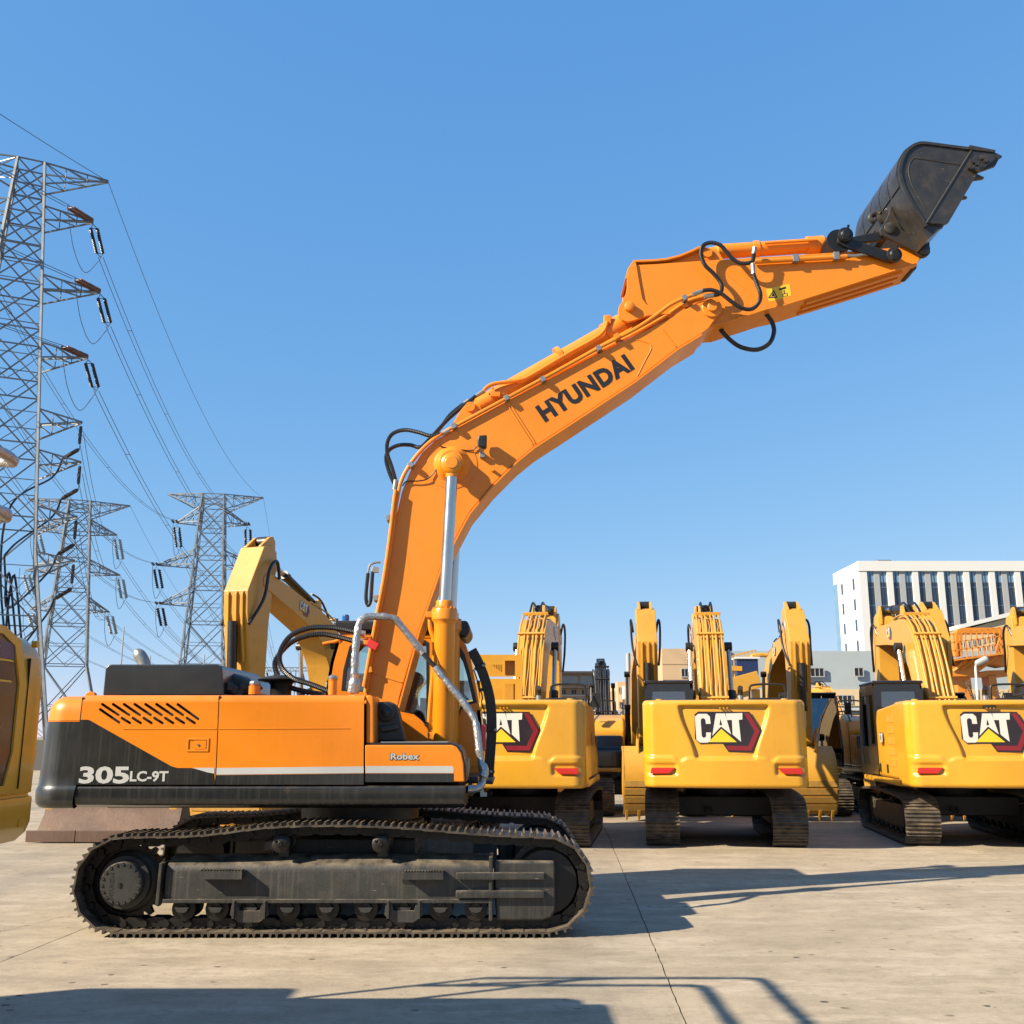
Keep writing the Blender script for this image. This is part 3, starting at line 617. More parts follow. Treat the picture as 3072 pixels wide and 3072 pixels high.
MB().lathe([(.062, 0), (.062, .09), (.045, .092), (.045, .10)], (fx, YB + .55, fz), (0, 0, 1), 20).build('filler_neck', M['orange'], H)
MB().lathe([(.06, .10), (.06, .13), (.045, .145), (.0001, .146)], (fx, YB + .55, fz), (0, 0, 1), 6).build('filler_cap', M['zinc'], H, bevel=.006)
cx, cz = xz(842, 2083, 11.9)
MB().lathe([(.12, -.05), (.12, .10), (.14, .13), (.26, .15), (.27, .165), (.24, .185), (.14, .205), (.09, .215), (.0001, .216)], (cx, 11.9, cz), (0, 0, 1), 32).build('pre_cleaner', M['black'], H)
nx_, nz_ = xz(997, 2084, YB + .5)
MB().lathe([(.046, 0), (.046, .145), (.05, .15), (.05, .158)], (nx_, YB + .5, nz_), (0, 0, 1), 16).build('tank_filler', M['orange'], H)
mb = MB().lathe([(.05, .16), (.056, .17), (.056, .19), (.03, .205), (.02, .21)], (nx_, YB + .5, nz_), (0, 0, 1), 10); mb.build('tank_cap', M['zinc'], H)
# ---- boom, built as welded box with flanged lower plate
YF, YK = 11.80, 12.38
top_edge = [(1094, 2110), (1092, 2080), (1129, 1858), (1159, 1690), (1183, 1568), (1206, 1473), (1232, 1410), (1266, 1357), (1304, 1322), (1348, 1295), (1518, 1204), (1785, 1065), (1992, 964), (2060, 925), (2098, 904), (2124, 898), (2145, 902), (2160, 917), (2163, 934), (2150, 952)]
bot_edge = [(2126, 985), (2108, 999), (2033, 1044), (1905, 1142), (1700, 1277), (1601, 1341), (1547, 1385), (1473, 1458), (1406, 1540), (1357, 1633), (1326, 1690), (1257, 1888), (1200, 2085), (1190, 2130)]
boom = MB().prism(XZ(top_edge + bot_edge, YF), YF, YK).build('boom', M['orange2'], H, bevel=.012, seg=2)
low = XZ([(1192, 2128), (1257, 1890), (1326, 1692), (1357, 1636), (1406, 1543), (1473, 1461), (1547, 1387), (1601, 1343), (1700, 1279), (1905, 1144), (2033, 1046), (2104, 1003)], YF)
def strip(pts, y0, y1, th, side=-1):                # plate that follows a polyline in the xz plane
    P = [Vector((a, b, 0)) for a, b in pts]; up, dn = [], []
    for i, p in enumerate(P):
        t = (P[min(i+1, len(P)-1)] - P[max(i-1, 0)]).normalized(); n_ = Vector((-t.y, t.x, 0)) * side
        up.append((p.x, p.y)); dn.append((p.x + n_.x * th, p.y + n_.y * th))
    return MB().prism(up + dn[::-1], y0, y1)
strip(low, YF - .022, YK + .022, .022).build('lower_plate', M['orange2'], boom, bevel=.004)
# weld seams and doubler plates
def seam(a, b, name='weld_seam', w_=.014, par=None, Y=YF):
    p, q_ = at(*a, Y), at(*b, Y); return MB().bar((p.x, Y - .003, p.z), (q_.x, Y - .003, q_.z), w_, w_).build(name, M['orange2'], par or boom, bevel=.004)
seam((1527, 1222), (1598, 1334)); seam((1534, 1218), (1605, 1330)); seam((1985, 988), (2027, 1040)); seam((1120, 2020), (1205, 2047))
pl = [at(x, y, YF) for x, y in ((1912, 1128), (1936, 1080), (1951, 1052), (1953, 1040), (1944, 1030), (1900, 1016))]
MB().tube([(p.x, YF - .001, p.z) for p in spline(pl, 6)], .006, 6).build('weld_seam', M['orange2'], boom)
# HYUNDAI on the boom side
a, b, c = at(1636, 1268, YF), at(1905, 1107, YF), at(1604, 1221, YF)
mb = MB(); lettering(mb, 'HYUNDAI', a, b - a, c - a, bold=.05, spacing=1.09, lift=(0, -.004, 0)); mb.build('boom_lettering', M['ink'], boom)
# boom/stick pin boss
px_, pz_ = xz(2135, 925, YF)
MB().lathe([(.125, 0), (.125, .018), (.115, .026), (.0001, .027)], (px_, YF, pz_), (0, -1, 0), 28).build('pivot_boss', M['orange2'], boom, bevel=.004)
MB().lathe([(.06, 0), (.06, .055), (.052, .062), (.0001, .063)], (px_, YF, pz_), (0, -1, 0), 24).build('pivot_pin', M['orange2'], boom)
# boom cylinders, both sides
for s in (-1, 1):
    yc = YC + s * .58; Yq = YC - .58
    b0, g0_, g1_, g2_, r1 = (at(*p, Yq) for p in ((1329, 2222), (1333, 1868), (1334, 1836), (1335, 1812), (1356, 1393)))
    ctr = (at(1356, 1393, Yq))
    f = lambda p: Vector((p.x, yc, p.z))
    ax = (f(g1_) - f(b0)).normalized(); L0 = (f(g0_) - f(b0)).length
    par = empty('boom_cylinder', parent=H)
    cb = MB().lathe([(.105, -.25), (.105, .0), (.118, .03), (.118, L0 - .03), (.125, L0), (.148, L0 + .03), (.148, L0 + .13), (.142, L0 + .15), (.10, L0 + .155), (.10, L0 + .235), (.094, L0 + .245), (.06, L0 + .246)], f(b0), ax, 28).build('barrel', M['orange3'], par)
    u = ax.cross(Vector((0, 1, 0))).normalized(); v_ = ax.cross(u)
    for k in range(14): a_ = 2*math.pi*k/14; p = f(b0) + ax * (L0 + .152) + (u * math.cos(a_) + v_ * math.sin(a_)) * .122; MB().cyl(p, p + ax * .018, .012, 6).build('gland_bolt', M['orange'], par)
    MB().cyl(f(b0) + ax * (L0 + .24), f(ctr) - ax * .14, .068, 24).build('rod', M['chrome'], par)
    hd = MB().cyl(f(ctr) - ax * .16, f(ctr) - ax * .05, .072, 20)
    hd.lathe([(.062, -.11), (.125, -.11), (.125, .07), (.10, .085), (.075, .09), (.07, .1), (.0001, .1)], f(ctr), (0, s, 0), 28); hd.build('rod_eye', M['orange3'], par, bevel=.004)
    # feed pipes beside the barrel
    P_ = [f(at(*p, Yq)) + Vector((0, -s * .02, 0)) for p in ((1300, 1845), (1291, 1850), (1291, 1885), (1303, 1930), (1300, 2000), (1293, 2080), (1287, 2165), (1290, 2190))]
    MB().tube(spline(P_, 6), .026, 10).build('feed_pipe', M['orange3'], par)
    mb = MB().box(f(at(1300, 1845, Yq)), (.16, .09, .07)); mb.build('port_block', M['orange'], par, bevel=.012)
    mb = MB().box(f(at(1303, 2208, Yq)), (.13, .08, .09)); mb.build('port_block', M['orange'], par, bevel=.012)
# boss where the cylinder eye meets the boom
ex, ez = xz(1356, 1393, YF); MB().lathe([(.30, 0), (.30, .006), (.22, .012), (.20, .03), (.15, .08), (.13, .16)], (ex, YF, ez), (0, -1, 0), 36).build('cylinder_boss', M['orange2'], boom)
# work lamp on the boom
def P(px, py, Y): return at(px, py, Y)
ly = YF - .12
mb = MB().prism(XZ([(1436, 1310), (1461, 1308), (1460, 1340), (1456, 1347), (1443, 1344), (1434, 1338), (1432, 1326)], ly), ly - .06, ly + .06); lampo = mb.build('work_lamp', M['black'], boom, bevel=.016, seg=3)
MB().prism(XZ([(1437, 1312), (1440, 1312), (1437, 1340), (1433, 1336), (1431.5, 1326)], ly), ly - .05, ly + .05).build('lens', M['zinc'], lampo)
mb = MB().bb(xz(1440, 0, YF)[0] - 9, 0, 0, 0, 0, 0) if 0 else MB()
a, b = at(1442, 1343, ly), at(1447, 1368, YF); mb.bar((a.x, ly, a.z), (b.x, YF - .06, b.z + .03), .055, .008, (0, 1, 0)).box((b.x, YF - .03, b.z), (.06, .06, .06)); mb.build('lamp_bracket', M['zinc'], lampo, bevel=.006)
wire = [at(x, y, YF - .02) for x, y in ((1320, 1338), (1345, 1345), (1410, 1352), (1425, 1345), (1437, 1332))]
MB().tube(spline(wire, 6), .007, 6).build('lamp_wire', M['rubber'], boom)
wire = [at(x, y, YF - .03) for x, y in ((1330, 1399), (1310, 1408), (1285, 1435), (1255, 1443), (1220, 1444), (1208, 1458))]
MB().tube(spline(wire, 6), .008, 6).build('grease_line', M['rubber'], boom)
st = at(1478, 1412, YF); MB().cyl((st.x, YF, st.z), (st.x, YF - .06, st.z), .02, 12).build('stop_stud', M['orange2'], boom)
# pipes along the boom back, with clamps
YP = YF - .03
pa = [(1092, 2060), (1110, 1960), (1130, 1850), (1150, 1745), (1163, 1660), (1172, 1590), (1182, 1505), (1187, 1470)]
pb = [(1096, 2078), (1118, 1950), (1140, 1830), (1162, 1700), (1176, 1600), (1191, 1500), (1205, 1440), (1236, 1385), (1280, 1335), (1330, 1298), (1385, 1268), (1640, 1130), (1800, 1042), (1900, 990), (1965, 948), (2010, 915), (2055, 893), (2090, 882)]
pc = [(1335, 1305), (1388, 1277), (1520, 1205), (1700, 1106), (1840, 1033), (1900, 1003), (1990, 952), (2060, 906), (2110, 890)]
pd = [(1352, 1290), (1500, 1206), (1645, 1128), (1700, 1097), (1850, 1012), (1950, 958)]
for k, (pts, yy, rr) in enumerate(((pa, YP - .04, .023), (pb, YP, .024), (pc, YP + .09, .022), (pd, YP + .22, .022))):
    MB().tube(spline([at(x, y, yy) for x, y in pts], 6), rr, 10).build('boom_pipe', M['orange2'], boom)
for x, y, rz_ in ((1167, 1555, -12), (1129, 1795, -10), (1234, 1396, -40), (1362, 1280, 60), (1520, 1196, 60), (1629, 1140, 60), (1796, 1047, 60), (1850, 1012, 60), (2053, 896, 62), (1110, 2010, -10), (1100, 1925, -12)):
    p = at(x, y, YP); rt = Euler((0, R(rz_ if rz_ < 0 else rz_ - 90), 0)).to_matrix()
    o = MB().box((p.x, YP + .04, p.z), (.06, .19, .065) , rt).build('pipe_clamp', M['zinc' if y < 1900 and x != 1850 else 'orange2'], boom, bevel=.006)
    q_ = at(x + (10 if rz_ < 0 else 6), y + (4 if rz_ < 0 else 16), YP); MB().box((q_.x, YP + .05, q_.z), (.05, .06, .05), rt).build('clamp_foot', M['orange2'], boom, bevel=.006)
# ribbed hoses over the knuckle
def hz_(pts, Y, r, name, par, dy=0.):
    n_ = len(pts); return hose([at(x, y, Y + dy * i / (n_ - 1)) for i, (x, y) in enumerate(pts)], r).build(name, M['rubber'], par)
hz_([(1188, 1445), (1175, 1400), (1162, 1360), (1163, 1325), (1180, 1300), (1215, 1290), (1255, 1297), (1290, 1307), (1330, 1300)], YP, .026, 'boom_hose', boom)
hz_([(1182, 1450), (1167, 1415), (1158, 1375), (1168, 1350), (1195, 1336), (1230, 1335), (1258, 1342), (1282, 1330)], YP + .1, .026, 'boom_hose', boom)
hz_([(1262, 1345), (1300, 1305), (1340, 1262), (1378, 1228), (1428, 1188)], YP + .3, .026, 'boom_hose', boom)
hz_([(1275, 1335), (1320, 1285), (1350, 1245), (1390, 1212)], YP + .45, .026, 'boom_hose', boom)
for a_, b_, Y in (((1188, 1440), (1184, 1470), YP), ((1330, 1300), (1348, 1290), YP), ((1428, 1188), (1452, 1172), YP + .3), ((1392, 1210), (1405, 1201), YP + .45)):
    MB().cyl(at(*a_, Y), at(*b_, Y), .028, 10).build('hose_fitting', M['zinc'], boom)
# stick cylinder on the boom's back
ys = YC; st0, st1 = at(1412, 1236, ys), at(1886, 966, ys)
ax = (st1 - st0).normalized(); L_ = (st1 - st0).length; par = empty('stick_cylinder', parent=H)
MB().lathe([(.10, -.02), (.10, .1), (.125, .12), (.125, L_ - .36), (.15, L_ - .35), (.155, L_ - .1), (.14, L_ - .08), (.115, L_ - .03), (.07, L_ - .028)], st0, ax, 26).build('barrel', M['orange2'], par)
gx_ = at(1893, 937, ys)
MB().cyl(st0 + ax * (L_ - .05), gx_, .07, 18).build('rod', M['chrome'], par)
MB().lathe([(.0001, -.17), (.13, -.17), (.13, .17), (.0001, .17)], (gx_.x, ys, gx_.z), (0, 1, 0), 24).build('rod_eye', M['orange2'], par, bevel=.01)
mb = MB()
for s in (-.16, .16): mb.prism(XZ([(1352, 1300), (1380, 1250), (1398, 1228), (1418, 1220), (1432, 1226), (1440, 1244), (1470, 1240), (1500, 1235)], ys), ys + s - .03, ys + s + .03)
mb.build('cylinder_lug', M['orange2'], boom, bevel=.01)
MB().cyl((st0.x, ys - .22, st0.z), (st0.x, ys + .22, st0.z), .06, 20).build('lug_pin', M['orange2'], boom)
pip = [at(x, y, ys - .16) for x, y in ((1452, 1170), (1480, 1152), (1560, 1140), (1600, 1122), (1700, 1063), (1800, 1005), (1822, 965))]
MB().tube(spline(pip, 8), .024, 10).build('feed_pipe', M['orange2'], par)
mb = MB().box(at(1822, 962, ys - .12), (.09, .1, .12)); mb.build('port_block', M['orange2'], par, bevel=.015)
p = at(1680, 1072, ys); MB().lathe([(.14, -.03), (.14, .03)], p, ax, 24).build('pipe_band', M['orange2'], par)
a, b = at(1486, 1184, ys - .16), at(1472, 1152, ys - .16); mb = MB().bar(a, b, .03).box(a, (.12, .06, .06)); mb.build('pipe_bracket', M['orange2'], par, bevel=.006)
# small hose at the boom's rear
hz = [at(x, y, YP) for x, y in ((1142, 1687), (1125, 1688), (1110, 1696), (1104, 1720), (1098, 1790), (1104, 1816), (1112, 1800), (1115, 1760), (1118, 1715), (1122, 1704), (1132, 1712))]
MB().tube(spline(hz[3:9], 8), .022, 10).build('boom_hose', M['rubber'], boom)
MB().tube(spline(hz[:4], 8), .014, 8).build('hose_fitting', M['zinc'], boom)
MB().tube(spline(hz[8:], 6), .02, 8).box(at(1128, 1710, YP), (.06, .06, .06)).build('hose_fitting', M['zinc'], boom)
MB().box(at(1118, 1934, YP - .06), (.13, .06, .09), Euler((0, .5, 0)).to_matrix()).build('red_ribbon', M['red'], boom, bevel=.01)

# ---- stick
YS, YE = 11.86, 12.40
so = [(1906, 794), (2000, 789), (2098, 782), (2261, 772), (2500, 757), (2600, 749), (2690, 742), (2716, 742), (2748, 760), (2762, 775), (2752, 790), (2712, 800), (2500, 867), (2350, 914), (2300, 925), (2200, 958), (2156, 972), (2120, 985), (2060, 965), (1985, 945), (1955, 925), (1935, 912), (1925, 895), (1916, 845)]
stick = MB().prism(XZ(so, YS), YS, YE).build('stick', M['orange2'], H, bevel=.012)
# back ears and top fin, thicker plates
ear = [(1903, 787), (1908, 790), (1917, 845), (1927, 898), (1938, 914), (1970, 932), (2020, 945), (1975, 945), (1940, 950), (1900, 964), (1880, 968), (1866, 962), (1856, 950), (1854, 934), (1857, 920), (1868, 905), (1878, 880), (1881, 860), (1881, 840), (1883, 822)]
for y0 in (YS - .025, YE - .035): MB().prism(XZ(ear, YS), y0, y0 + .06).build('stick_ear', M['orange2'], stick, bevel=.008)
strip(XZ([(1882, 838), (1890, 810), (1903, 788), (1960, 786), (2000, 782), (2040, 772), (2075, 758), (2100, 746), (2118, 740)], YS), YS - .02, YE + .02, .03, 1).build('top_plate', M['orange2'], stick, bevel=.006)
fin = [(1906, 792), (1960, 786), (2000, 782), (2040, 772), (2075, 758), (2100, 746), (2120, 738), (2140, 740), (2160, 748), (2175, 775)]
mb = MB(); mb.prism(XZ(fin + [(2175, 779)], YS), YS + .06, YS + .11); mb.prism(XZ(fin + [(2175, 779)], YS), YE - .11, YE - .06); mb.build('cylinder_lug', M['orange2'], stick, bevel=.008)
x_, z_ = xz(1887, 925, YS); MB().lathe([(.062, 0), (.062, .06), (.05, .068), (.0001, .069)], (x_, YS - .02, z_), (0, -1, 0), 20).build('ear_pin', M['orange2'], stick)
x_, z_ = xz(2124, 757, YS); MB().lathe([(.085, -.06), (.085, .02), (.055, .021), (.055, .05), (.0001, .05)], (x_, YS + .06, z_), (0, -1, 0), 20).build('lug_pin', M['orange2'], stick)
lo_ = [(2060, 975), (2156, 972), (2300, 925), (2350, 914), (2500, 867), (2712, 800), (2750, 790)]
strip(XZ(lo_, YS), YS - .02, YE + .02, .02).build('lower_plate', M['orange2'], stick, bevel=.004)
for y in (YS + .1, YC, YE - .1): strip(XZ([(2420, 893), (2600, 838), (2712, 802)], YS), y - .035, y + .035, .045).build('wear_bar', M['orange2'], stick, bevel=.004)   # under the stick
x_, z_ = xz(2738, 800, YS + .1); MB().lathe([(.05, 0), (.05, YE - YS - .2)], (x_, YS + .1, z_ - .0), (0, 1, 0), 18).build('bumper', M['black'], stick)
# sticker with warning pictograms
sp_ = XZ([(2298, 868), (2369, 851), (2374, 887), (2316, 905), (2306, 904)], YS); MB().prism(sp_, YS - .0025, YS - .001).build('warning_sticker', M['ywarn'], stick, smooth=0)
def flat(name, pts, m, Y, lift, par, hole=None):
    return MB().prism(XZ(pts, Y), Y - lift, Y - lift + .001, [XZ(hole, Y)] if hole else ()).build(name, m, par, smooth=0)
flat('warning_triangle', [(2304, 894), (2333, 894), (2321, 869)], M['ink'], YS, .0042, stick, [(2309, 891), (2328, 891), (2320, 875)])
flat('warning_pictogram', [(2314, 889), (2324, 889), (2321, 882), (2318, 880)], M['ink'], YS, .0042, stick)
flat('warning_pictogram', [(2336, 866), (2357, 860), (2358, 866), (2338, 871)], M['ink'], YS, .0042, stick)
flat('warning_pictogram', [(2350, 871), (2353, 870), (2354, 880), (2351, 881)], M['ink'], YS, .0042, stick)
flat('warning_pictogram', [(2347, 882), (2362, 879), (2363, 888), (2348, 891)], M['ink'], YS, .0042, stick, [(2349, 883), (2360.5, 880.5), (2361, 887), (2350, 889)])
seam((2170, 815), (2235, 868), par=stick, Y=YS, w_=.006)
# bucket cylinder
ybk = YC; k0, k1 = at(2124, 757, ybk), at(2475, 735, ybk); ax = (k1 - k0).normalized(); L_ = (k1 - k0).length; par = empty('bucket_cylinder', parent=H)
MB().lathe([(.06, .02), (.07, .1), (.095, .12), (.095, L_ - .25), (.12, L_ - .24), (.12, L_ - .03), (.10, L_ - .01), (.06, L_)], k0, ax, 24).build('barrel', M['orange2'], par)
k2 = at(2510, 731, ybk)
MB().cyl(k0 + ax * (L_ - .02), k2, .055, 16).build('rod', M['chrome'], par)
MB().lathe([(.0001, -.12), (.12, -.12), (.12, .12), (.0001, .12)], (k2.x + .06, ybk, k2.z), (0, 1, 0), 24).build('rod_eye', M['orange2'], par, bevel=.01)
MB().lathe([(.11, -.03), (.11, .03)], k0 + ax * .62, ax, 22).build('pipe_band', M['orange2'], par)
MB().tube([k0 + ax * .7 + Vector((0, -.13, .015)), k0 + ax * (L_ - .15) + Vector((0, -.13, .015))], .02, 8).build('feed_pipe', M['orange2'], par)
# stick-side pipe with clamps, hoses
yq = YS - .05
MB().tube([at(2262, 785, yq), at(2540, 770, yq)], .03, 10).build('stick_pipe', M['orange2'], stick)
for x, y in ((2386, 776), (2508, 769)): MB().box(at(x, y, yq), (.075, .07, .10)).build('pipe_clamp', M['zinc'], stick, bevel=.008)
MB().tube(spline([at(*p, yq) for p in ((2520, 768), (2545, 767), (2565, 768), (2590, 763), (2605, 764))], 6), .02, 8).build('grease_fitting', M['zinc'], stick, bevel=0)
yo = YS - .16
hz_([(2262, 758), (2256, 785), (2225, 790), (2200, 778), (2180, 756), (2160, 735), (2132, 728), (2108, 738), (2103, 765), (2115, 795), (2140, 820), (2160, 845), (2166, 865), (2158, 882), (2138, 886)], yo, .027, 'stick_hose', stick, .06)
hz_([(2260, 820), (2270, 850), (2281, 880), (2278, 905), (2258, 926), (2228, 925), (2195, 905), (2165, 882), (2135, 870), (2108, 872)], yo, .027, 'stick_hose', stick, -.03)
for a_, b_ in (((2264, 742), (2261, 762)), ((2258, 792), (2260, 822)), ((2108, 873), (2078, 883)), ((2140, 886), (2112, 890))): MB().cyl(at(*a_, yo), at(*b_, yo), .028, 10).build('hose_fitting', M['zinc'], stick)
MB().tube(spline([at(*p, YC - .1) for p in ((2155, 978), (2180, 1010), (2220, 1040), (2270, 1049), (2308, 1030), (2322, 995), (2315, 965), (2295, 938))], 10), .028, 10).build('stick_hose', M['rubber'], stick)

# ---- bucket linkage and bucket
B = lambda x, y: (2450 + x / 3.106, 380 + y / 3.106)
yn = YS - .08
def plate(name, pts, y0, y1, Y, par=H, m='black', bev=.012): return MB().prism(XZ([B(*p) for p in pts], Y), y0, y1).build(name, M[m], par, bevel=bev)
for y0, y1 in ((yn - .01, yn + .05), (YE + .03, YE + .09)):
    plate('tipping_link', [(195, 1010), (230, 985), (290, 1000), (340, 1050), (680, 1165), (740, 1160), (765, 1200), (750, 1245), (715, 1265), (660, 1255), (240, 1110), (195, 1080)], y0, y1, yn)
    plate('push_link', [(300, 1010), (590, 955), (660, 905), (720, 960), (690, 1010), (610, 1035), (340, 1060)], y0 + .075 if y0 < YC else y0 - .075, y1 + .075 if y0 < YC else y1 - .075, yn) 
x_, z_ = xz(*B(250, 1035), yn); MB().lathe([(.15, -.06), (.15, .28)], (x_ - .05, yn + .09, z_ - .02), (0, 1, 0), 24).build('link_boss', M['black'], H)
for bx, by in ((258, 1022), (712, 1207)):
    x_, z_ = xz(*B(bx, by), yn); mb = MB().lathe([(.095, -.0), (.095, .05), (.06, .055), (.05, .08), (.0001, .08)], (x_, yn - .01, z_), (0, -1, 0), 16)
    mb.box((x_ + .02, yn - .07, z_ + .06), (.03, .03, .12), Euler((0, .3, 0)).to_matrix()).box((x_ - .02, yn - .07, z_ - .06), (.06, .03, .03)); mb.build('link_pin', M['black'], H, bevel=.006)
bkt = empty('bucket', parent=H)
YN, YR = 11.40, 13.0                              # near and far sides of the bucket
side = [(765, 440), (770, 360), (792, 285), (830, 220), (880, 178), (930, 155), (985, 146), (1100, 158), (1260, 180), (1420, 203), (1640, 215), (1715, 262), (1716, 285), (1665, 372), (1520, 430), (1400, 610), (1225, 900), (1195, 912), (1050, 1035), (1030, 900), (975, 862), (860, 680), (790, 540)]
side = [(765, 440), (770, 360), (792, 285), (830, 220), (880, 178), (930, 155), (985, 146), (1100, 158), (1260, 180), (1420, 203), (1440, 225), (1240, 560), (1022, 900), (970, 862), (850, 670), (790, 540)]
MB().prism(XZ([B(*p) for p in side], YN), YN, YN + .03).build('side_plate', M['bucket'], bkt, bevel=.004)
MB().prism(XZ([B(*p) for p in side], YN), YR - .03, YR).build('side_plate', M['bucket'], bkt, bevel=.004)
cut = [(1440, 222), (1635, 230), (1712, 275), (1660, 372), (1500, 430), (1225, 900), (1192, 912), (1022, 900)]
for y0 in (YN - .012, YR - .03): MB().prism(XZ([B(*p) for p in cut], YN), y0, y0 + .042).build('side_cutter', M['bucket'], bkt, bevel=.006)
# shell: curved back from lip to hinge
sh = [(1440, 200), (1260, 178), (1100, 156), (985, 144), (930, 153), (880, 176), (830, 218), (792, 283), (768, 360), (763, 440), (788, 542), (848, 672), (968, 864), (1003, 935)]
P2 = [Vector((*xz(*B(*p), YN), 0)) for p in sh]; P2 = [Vector((p.x, p.y)) for p in P2]
strip([(p.x, p.y) for p in spline([Vector((q_.x, q_.y, 0)) for q_ in P2], 5)], YN - .02, YR + .02, .035, 1).build('bucket_shell', M['bucket'], bkt, smooth=40)
# wear strips over the heel
for k in range(5):
    y0 = YN + .04 + k * .31
    pts = [(p.x, p.y) for p in spline([Vector((q_.x, q_.y, 0)) for q_ in P2[4:11]], 4)]
    off = []
    for i, p in enumerate(pts):
        t = (Vector(pts[min(i+1, len(pts)-1)]) - Vector(pts[max(i-1, 0)])).normalized(); off.append((p[0] - t.y * -.0, p[1]))
    strip(pts, y0, y0 + .28, .014, -1).build('wear_plate', M['bucket'], bkt, smooth=40)
# lining ring on the side, lip, cutter bolts, teeth
rg = [(905, 292), (1020, 305), (1180, 330), (1345, 358)]
MB().tube([at(*B(*p), YN - .002) for p in ((905, 292), (1020, 306), (1180, 331), (1345, 358))], .007, 6).tube(spline([at(*B(*p), YN - .002) for p in ((905, 292), (868, 340), (855, 420), (885, 540), (950, 660), (1010, 760))], 5), .006, 6).build('weld_seam', M['bucket'], bkt)
MB().tube([at(*B(1440, 225), YN - .012), at(*B(1022, 900), YN - .012)], .013, 8).build('edge_bead', M['bucket'], bkt)
lipA, lipB = at(*B(1420, 200), YN), at(*B(1650, 232), YN)
MB().prism([(lipA.x, lipA.z + .03), (lipA.x - .05, lipA.z - .03), (lipB.x, lipB.z - .03), (lipB.x + .02, lipB.z + .005)], YN - .03, YR + .03).build('cutting_lip', M['bucket'], bkt, bevel=.01)
tl = (lipB - lipA).normalized()
for k in range(4):
    y = YN + .06 + k * (YR - YN - .12) / 3; b_ = Vector((lipB.x - .03, y, lipB.z - .02)); n_ = Vector((-tl.z, 0, tl.x))
    mb = MB(); vs_ = []
    for d, h, w_ in ((-.10, .042, .05), (.03, .038, .045), (.15, .010, .025)):
        for i, j in ((-1, -1), (1, -1), (1, 1), (-1, 1)): vs_.append(b_ + tl * d + Vector((0, i * w_, 0)) + n_ * (j * h))
    mb.add(vs_, [(3,2,1,0), (8,9,10,11)] + [(4*q_ + e, 4*q_ + (e+1) % 4, 4*q_ + 4 + (e+1) % 4, 4*q_ + 4 + e) for q_ in (0, 1) for e in range(4)]); mb.build('tooth', M['bucket'], bkt, bevel=.01)
wing = [(1462, 285), (1640, 275), (1650, 320), (1600, 365), (1500, 430), (1445, 428), (1395, 405)]
MB().prism(XZ([B(*p) for p in wing], YN), YN - .055, YN - .013).build('cutter_wing', M['bucket'], bkt, bevel=.008)
for bx, by in ((1520, 318), (1440, 350), (1470, 372), (1425, 405), (1470, 425), (1550, 345), (1500, 395)): p = at(*B(bx, by), YN); MB().cyl((p.x, YN - .056, p.z), (p.x, YN - .085, p.z), .03, 6).build('cutter_bolt', M['bucket'], bkt)
# hinge ears
ears = [(680, 755), (690, 745), (705, 770), (735, 850), (790, 960), (850, 1015), (960, 1060), (1045, 1045), (1055, 1180), (1030, 1210), (995, 1222), (955, 1205), (900, 1160), (800, 1110), (650, 1035), (600, 1015), (585, 975), (600, 935), (640, 880), (668, 820)]
for y0 in (YS - .07, YE + .02): MB().prism(XZ([B(*p) for p in ears], YS - .05), y0, y0 + .055).build('hinge_ear', M['bucket'], bkt, bevel=.01)
back = [(968, 864), (1050, 1035), (1190, 915), (1022, 900)]
MB().prism(XZ([B(*p) for p in back], YN), YN + .03, YR - .42).build('top_beam', M['bucket'], bkt)
for bx, by in ((680, 950), (995, 1145)):
    x_, z_ = xz(*B(bx, by), YS - .07); MB().lathe([(.075, 0), (.075, .025), (.065, .032), (.0001, .033)], (x_, YS - .07, z_), (0, -1, 0), 20).build('hinge_pin', M['bucket'], bkt)
    MB().cyl((x_, YS - .07, z_), (x_, YE + .07, z_), .05, 16).build('hinge_shaft', M['chain'], bkt)
hk = [at(*B(*p), YC + .02) for p in ((640, 880), (600, 860), (560, 815), (520, 820), (500, 850), (520, 880), (540, 885))]
MB().tube(spline(hk, 6), [.05 - .02 * i / 36 for i in range(37)], 10).build('lifting_hook', M['bucket'], bkt)
# ---- cab on the far side of the boom
YL, YX = 12.72, 13.58
K = lambda x, y: (1020 + x / 3.116, 1800 + y / 3.116)
cab = empty('cab', parent=H)
outer = [(976, 2090), (984, 2030), (992, 1985), (1010, 1923), (1024, 1905), (1042, 1900), (1355, 1903), (1378, 1912), (1398, 1935), (1412, 1980), (1428, 2060), (1440, 2130), (1446, 2180), (1450, 2260), (1450, 2322), (1440, 2332), (1200, 2335), (980, 2335)]
w_rear = [(1024, 2072), (1030, 2010), (1048, 1940), (1066, 1922), (1275, 1920), (1287, 1928), (1287, 2188), (1265, 2162), (1240, 2142), (1195, 2132), (1180, 2078)]
w_front = [(1300, 1922), (1352, 1920), (1376, 1932), (1394, 1962), (1408, 2010), (1431, 2108), (1400, 2116), (1384, 2130), (1378, 2150), (1372, 2192), (1365, 2212), (1345, 2216), (1300, 2216)]
for y0, nm in ((YL, 'cab_side'), (YX - .05, 'cab_side')):
    MB().prism(XZ(outer, YL), y0, y0 + .05, [XZ(w_rear, YL), XZ(w_front, YL)]).build(nm, M['orange'], cab, smooth=30)
    for wd in (w_rear, w_front):
        MB().prism(XZ(wd, YL), y0 + .02, y0 + .026).build('side_window', M['glass'], cab, smooth=0)
def shrink(pts, k):
    cx = sum(p[0] for p in pts) / len(pts); cy = sum(p[1] for p in pts) / len(pts); return [(cx + (x - cx) * k, cy + (y - cy) * k) for x, y in pts]
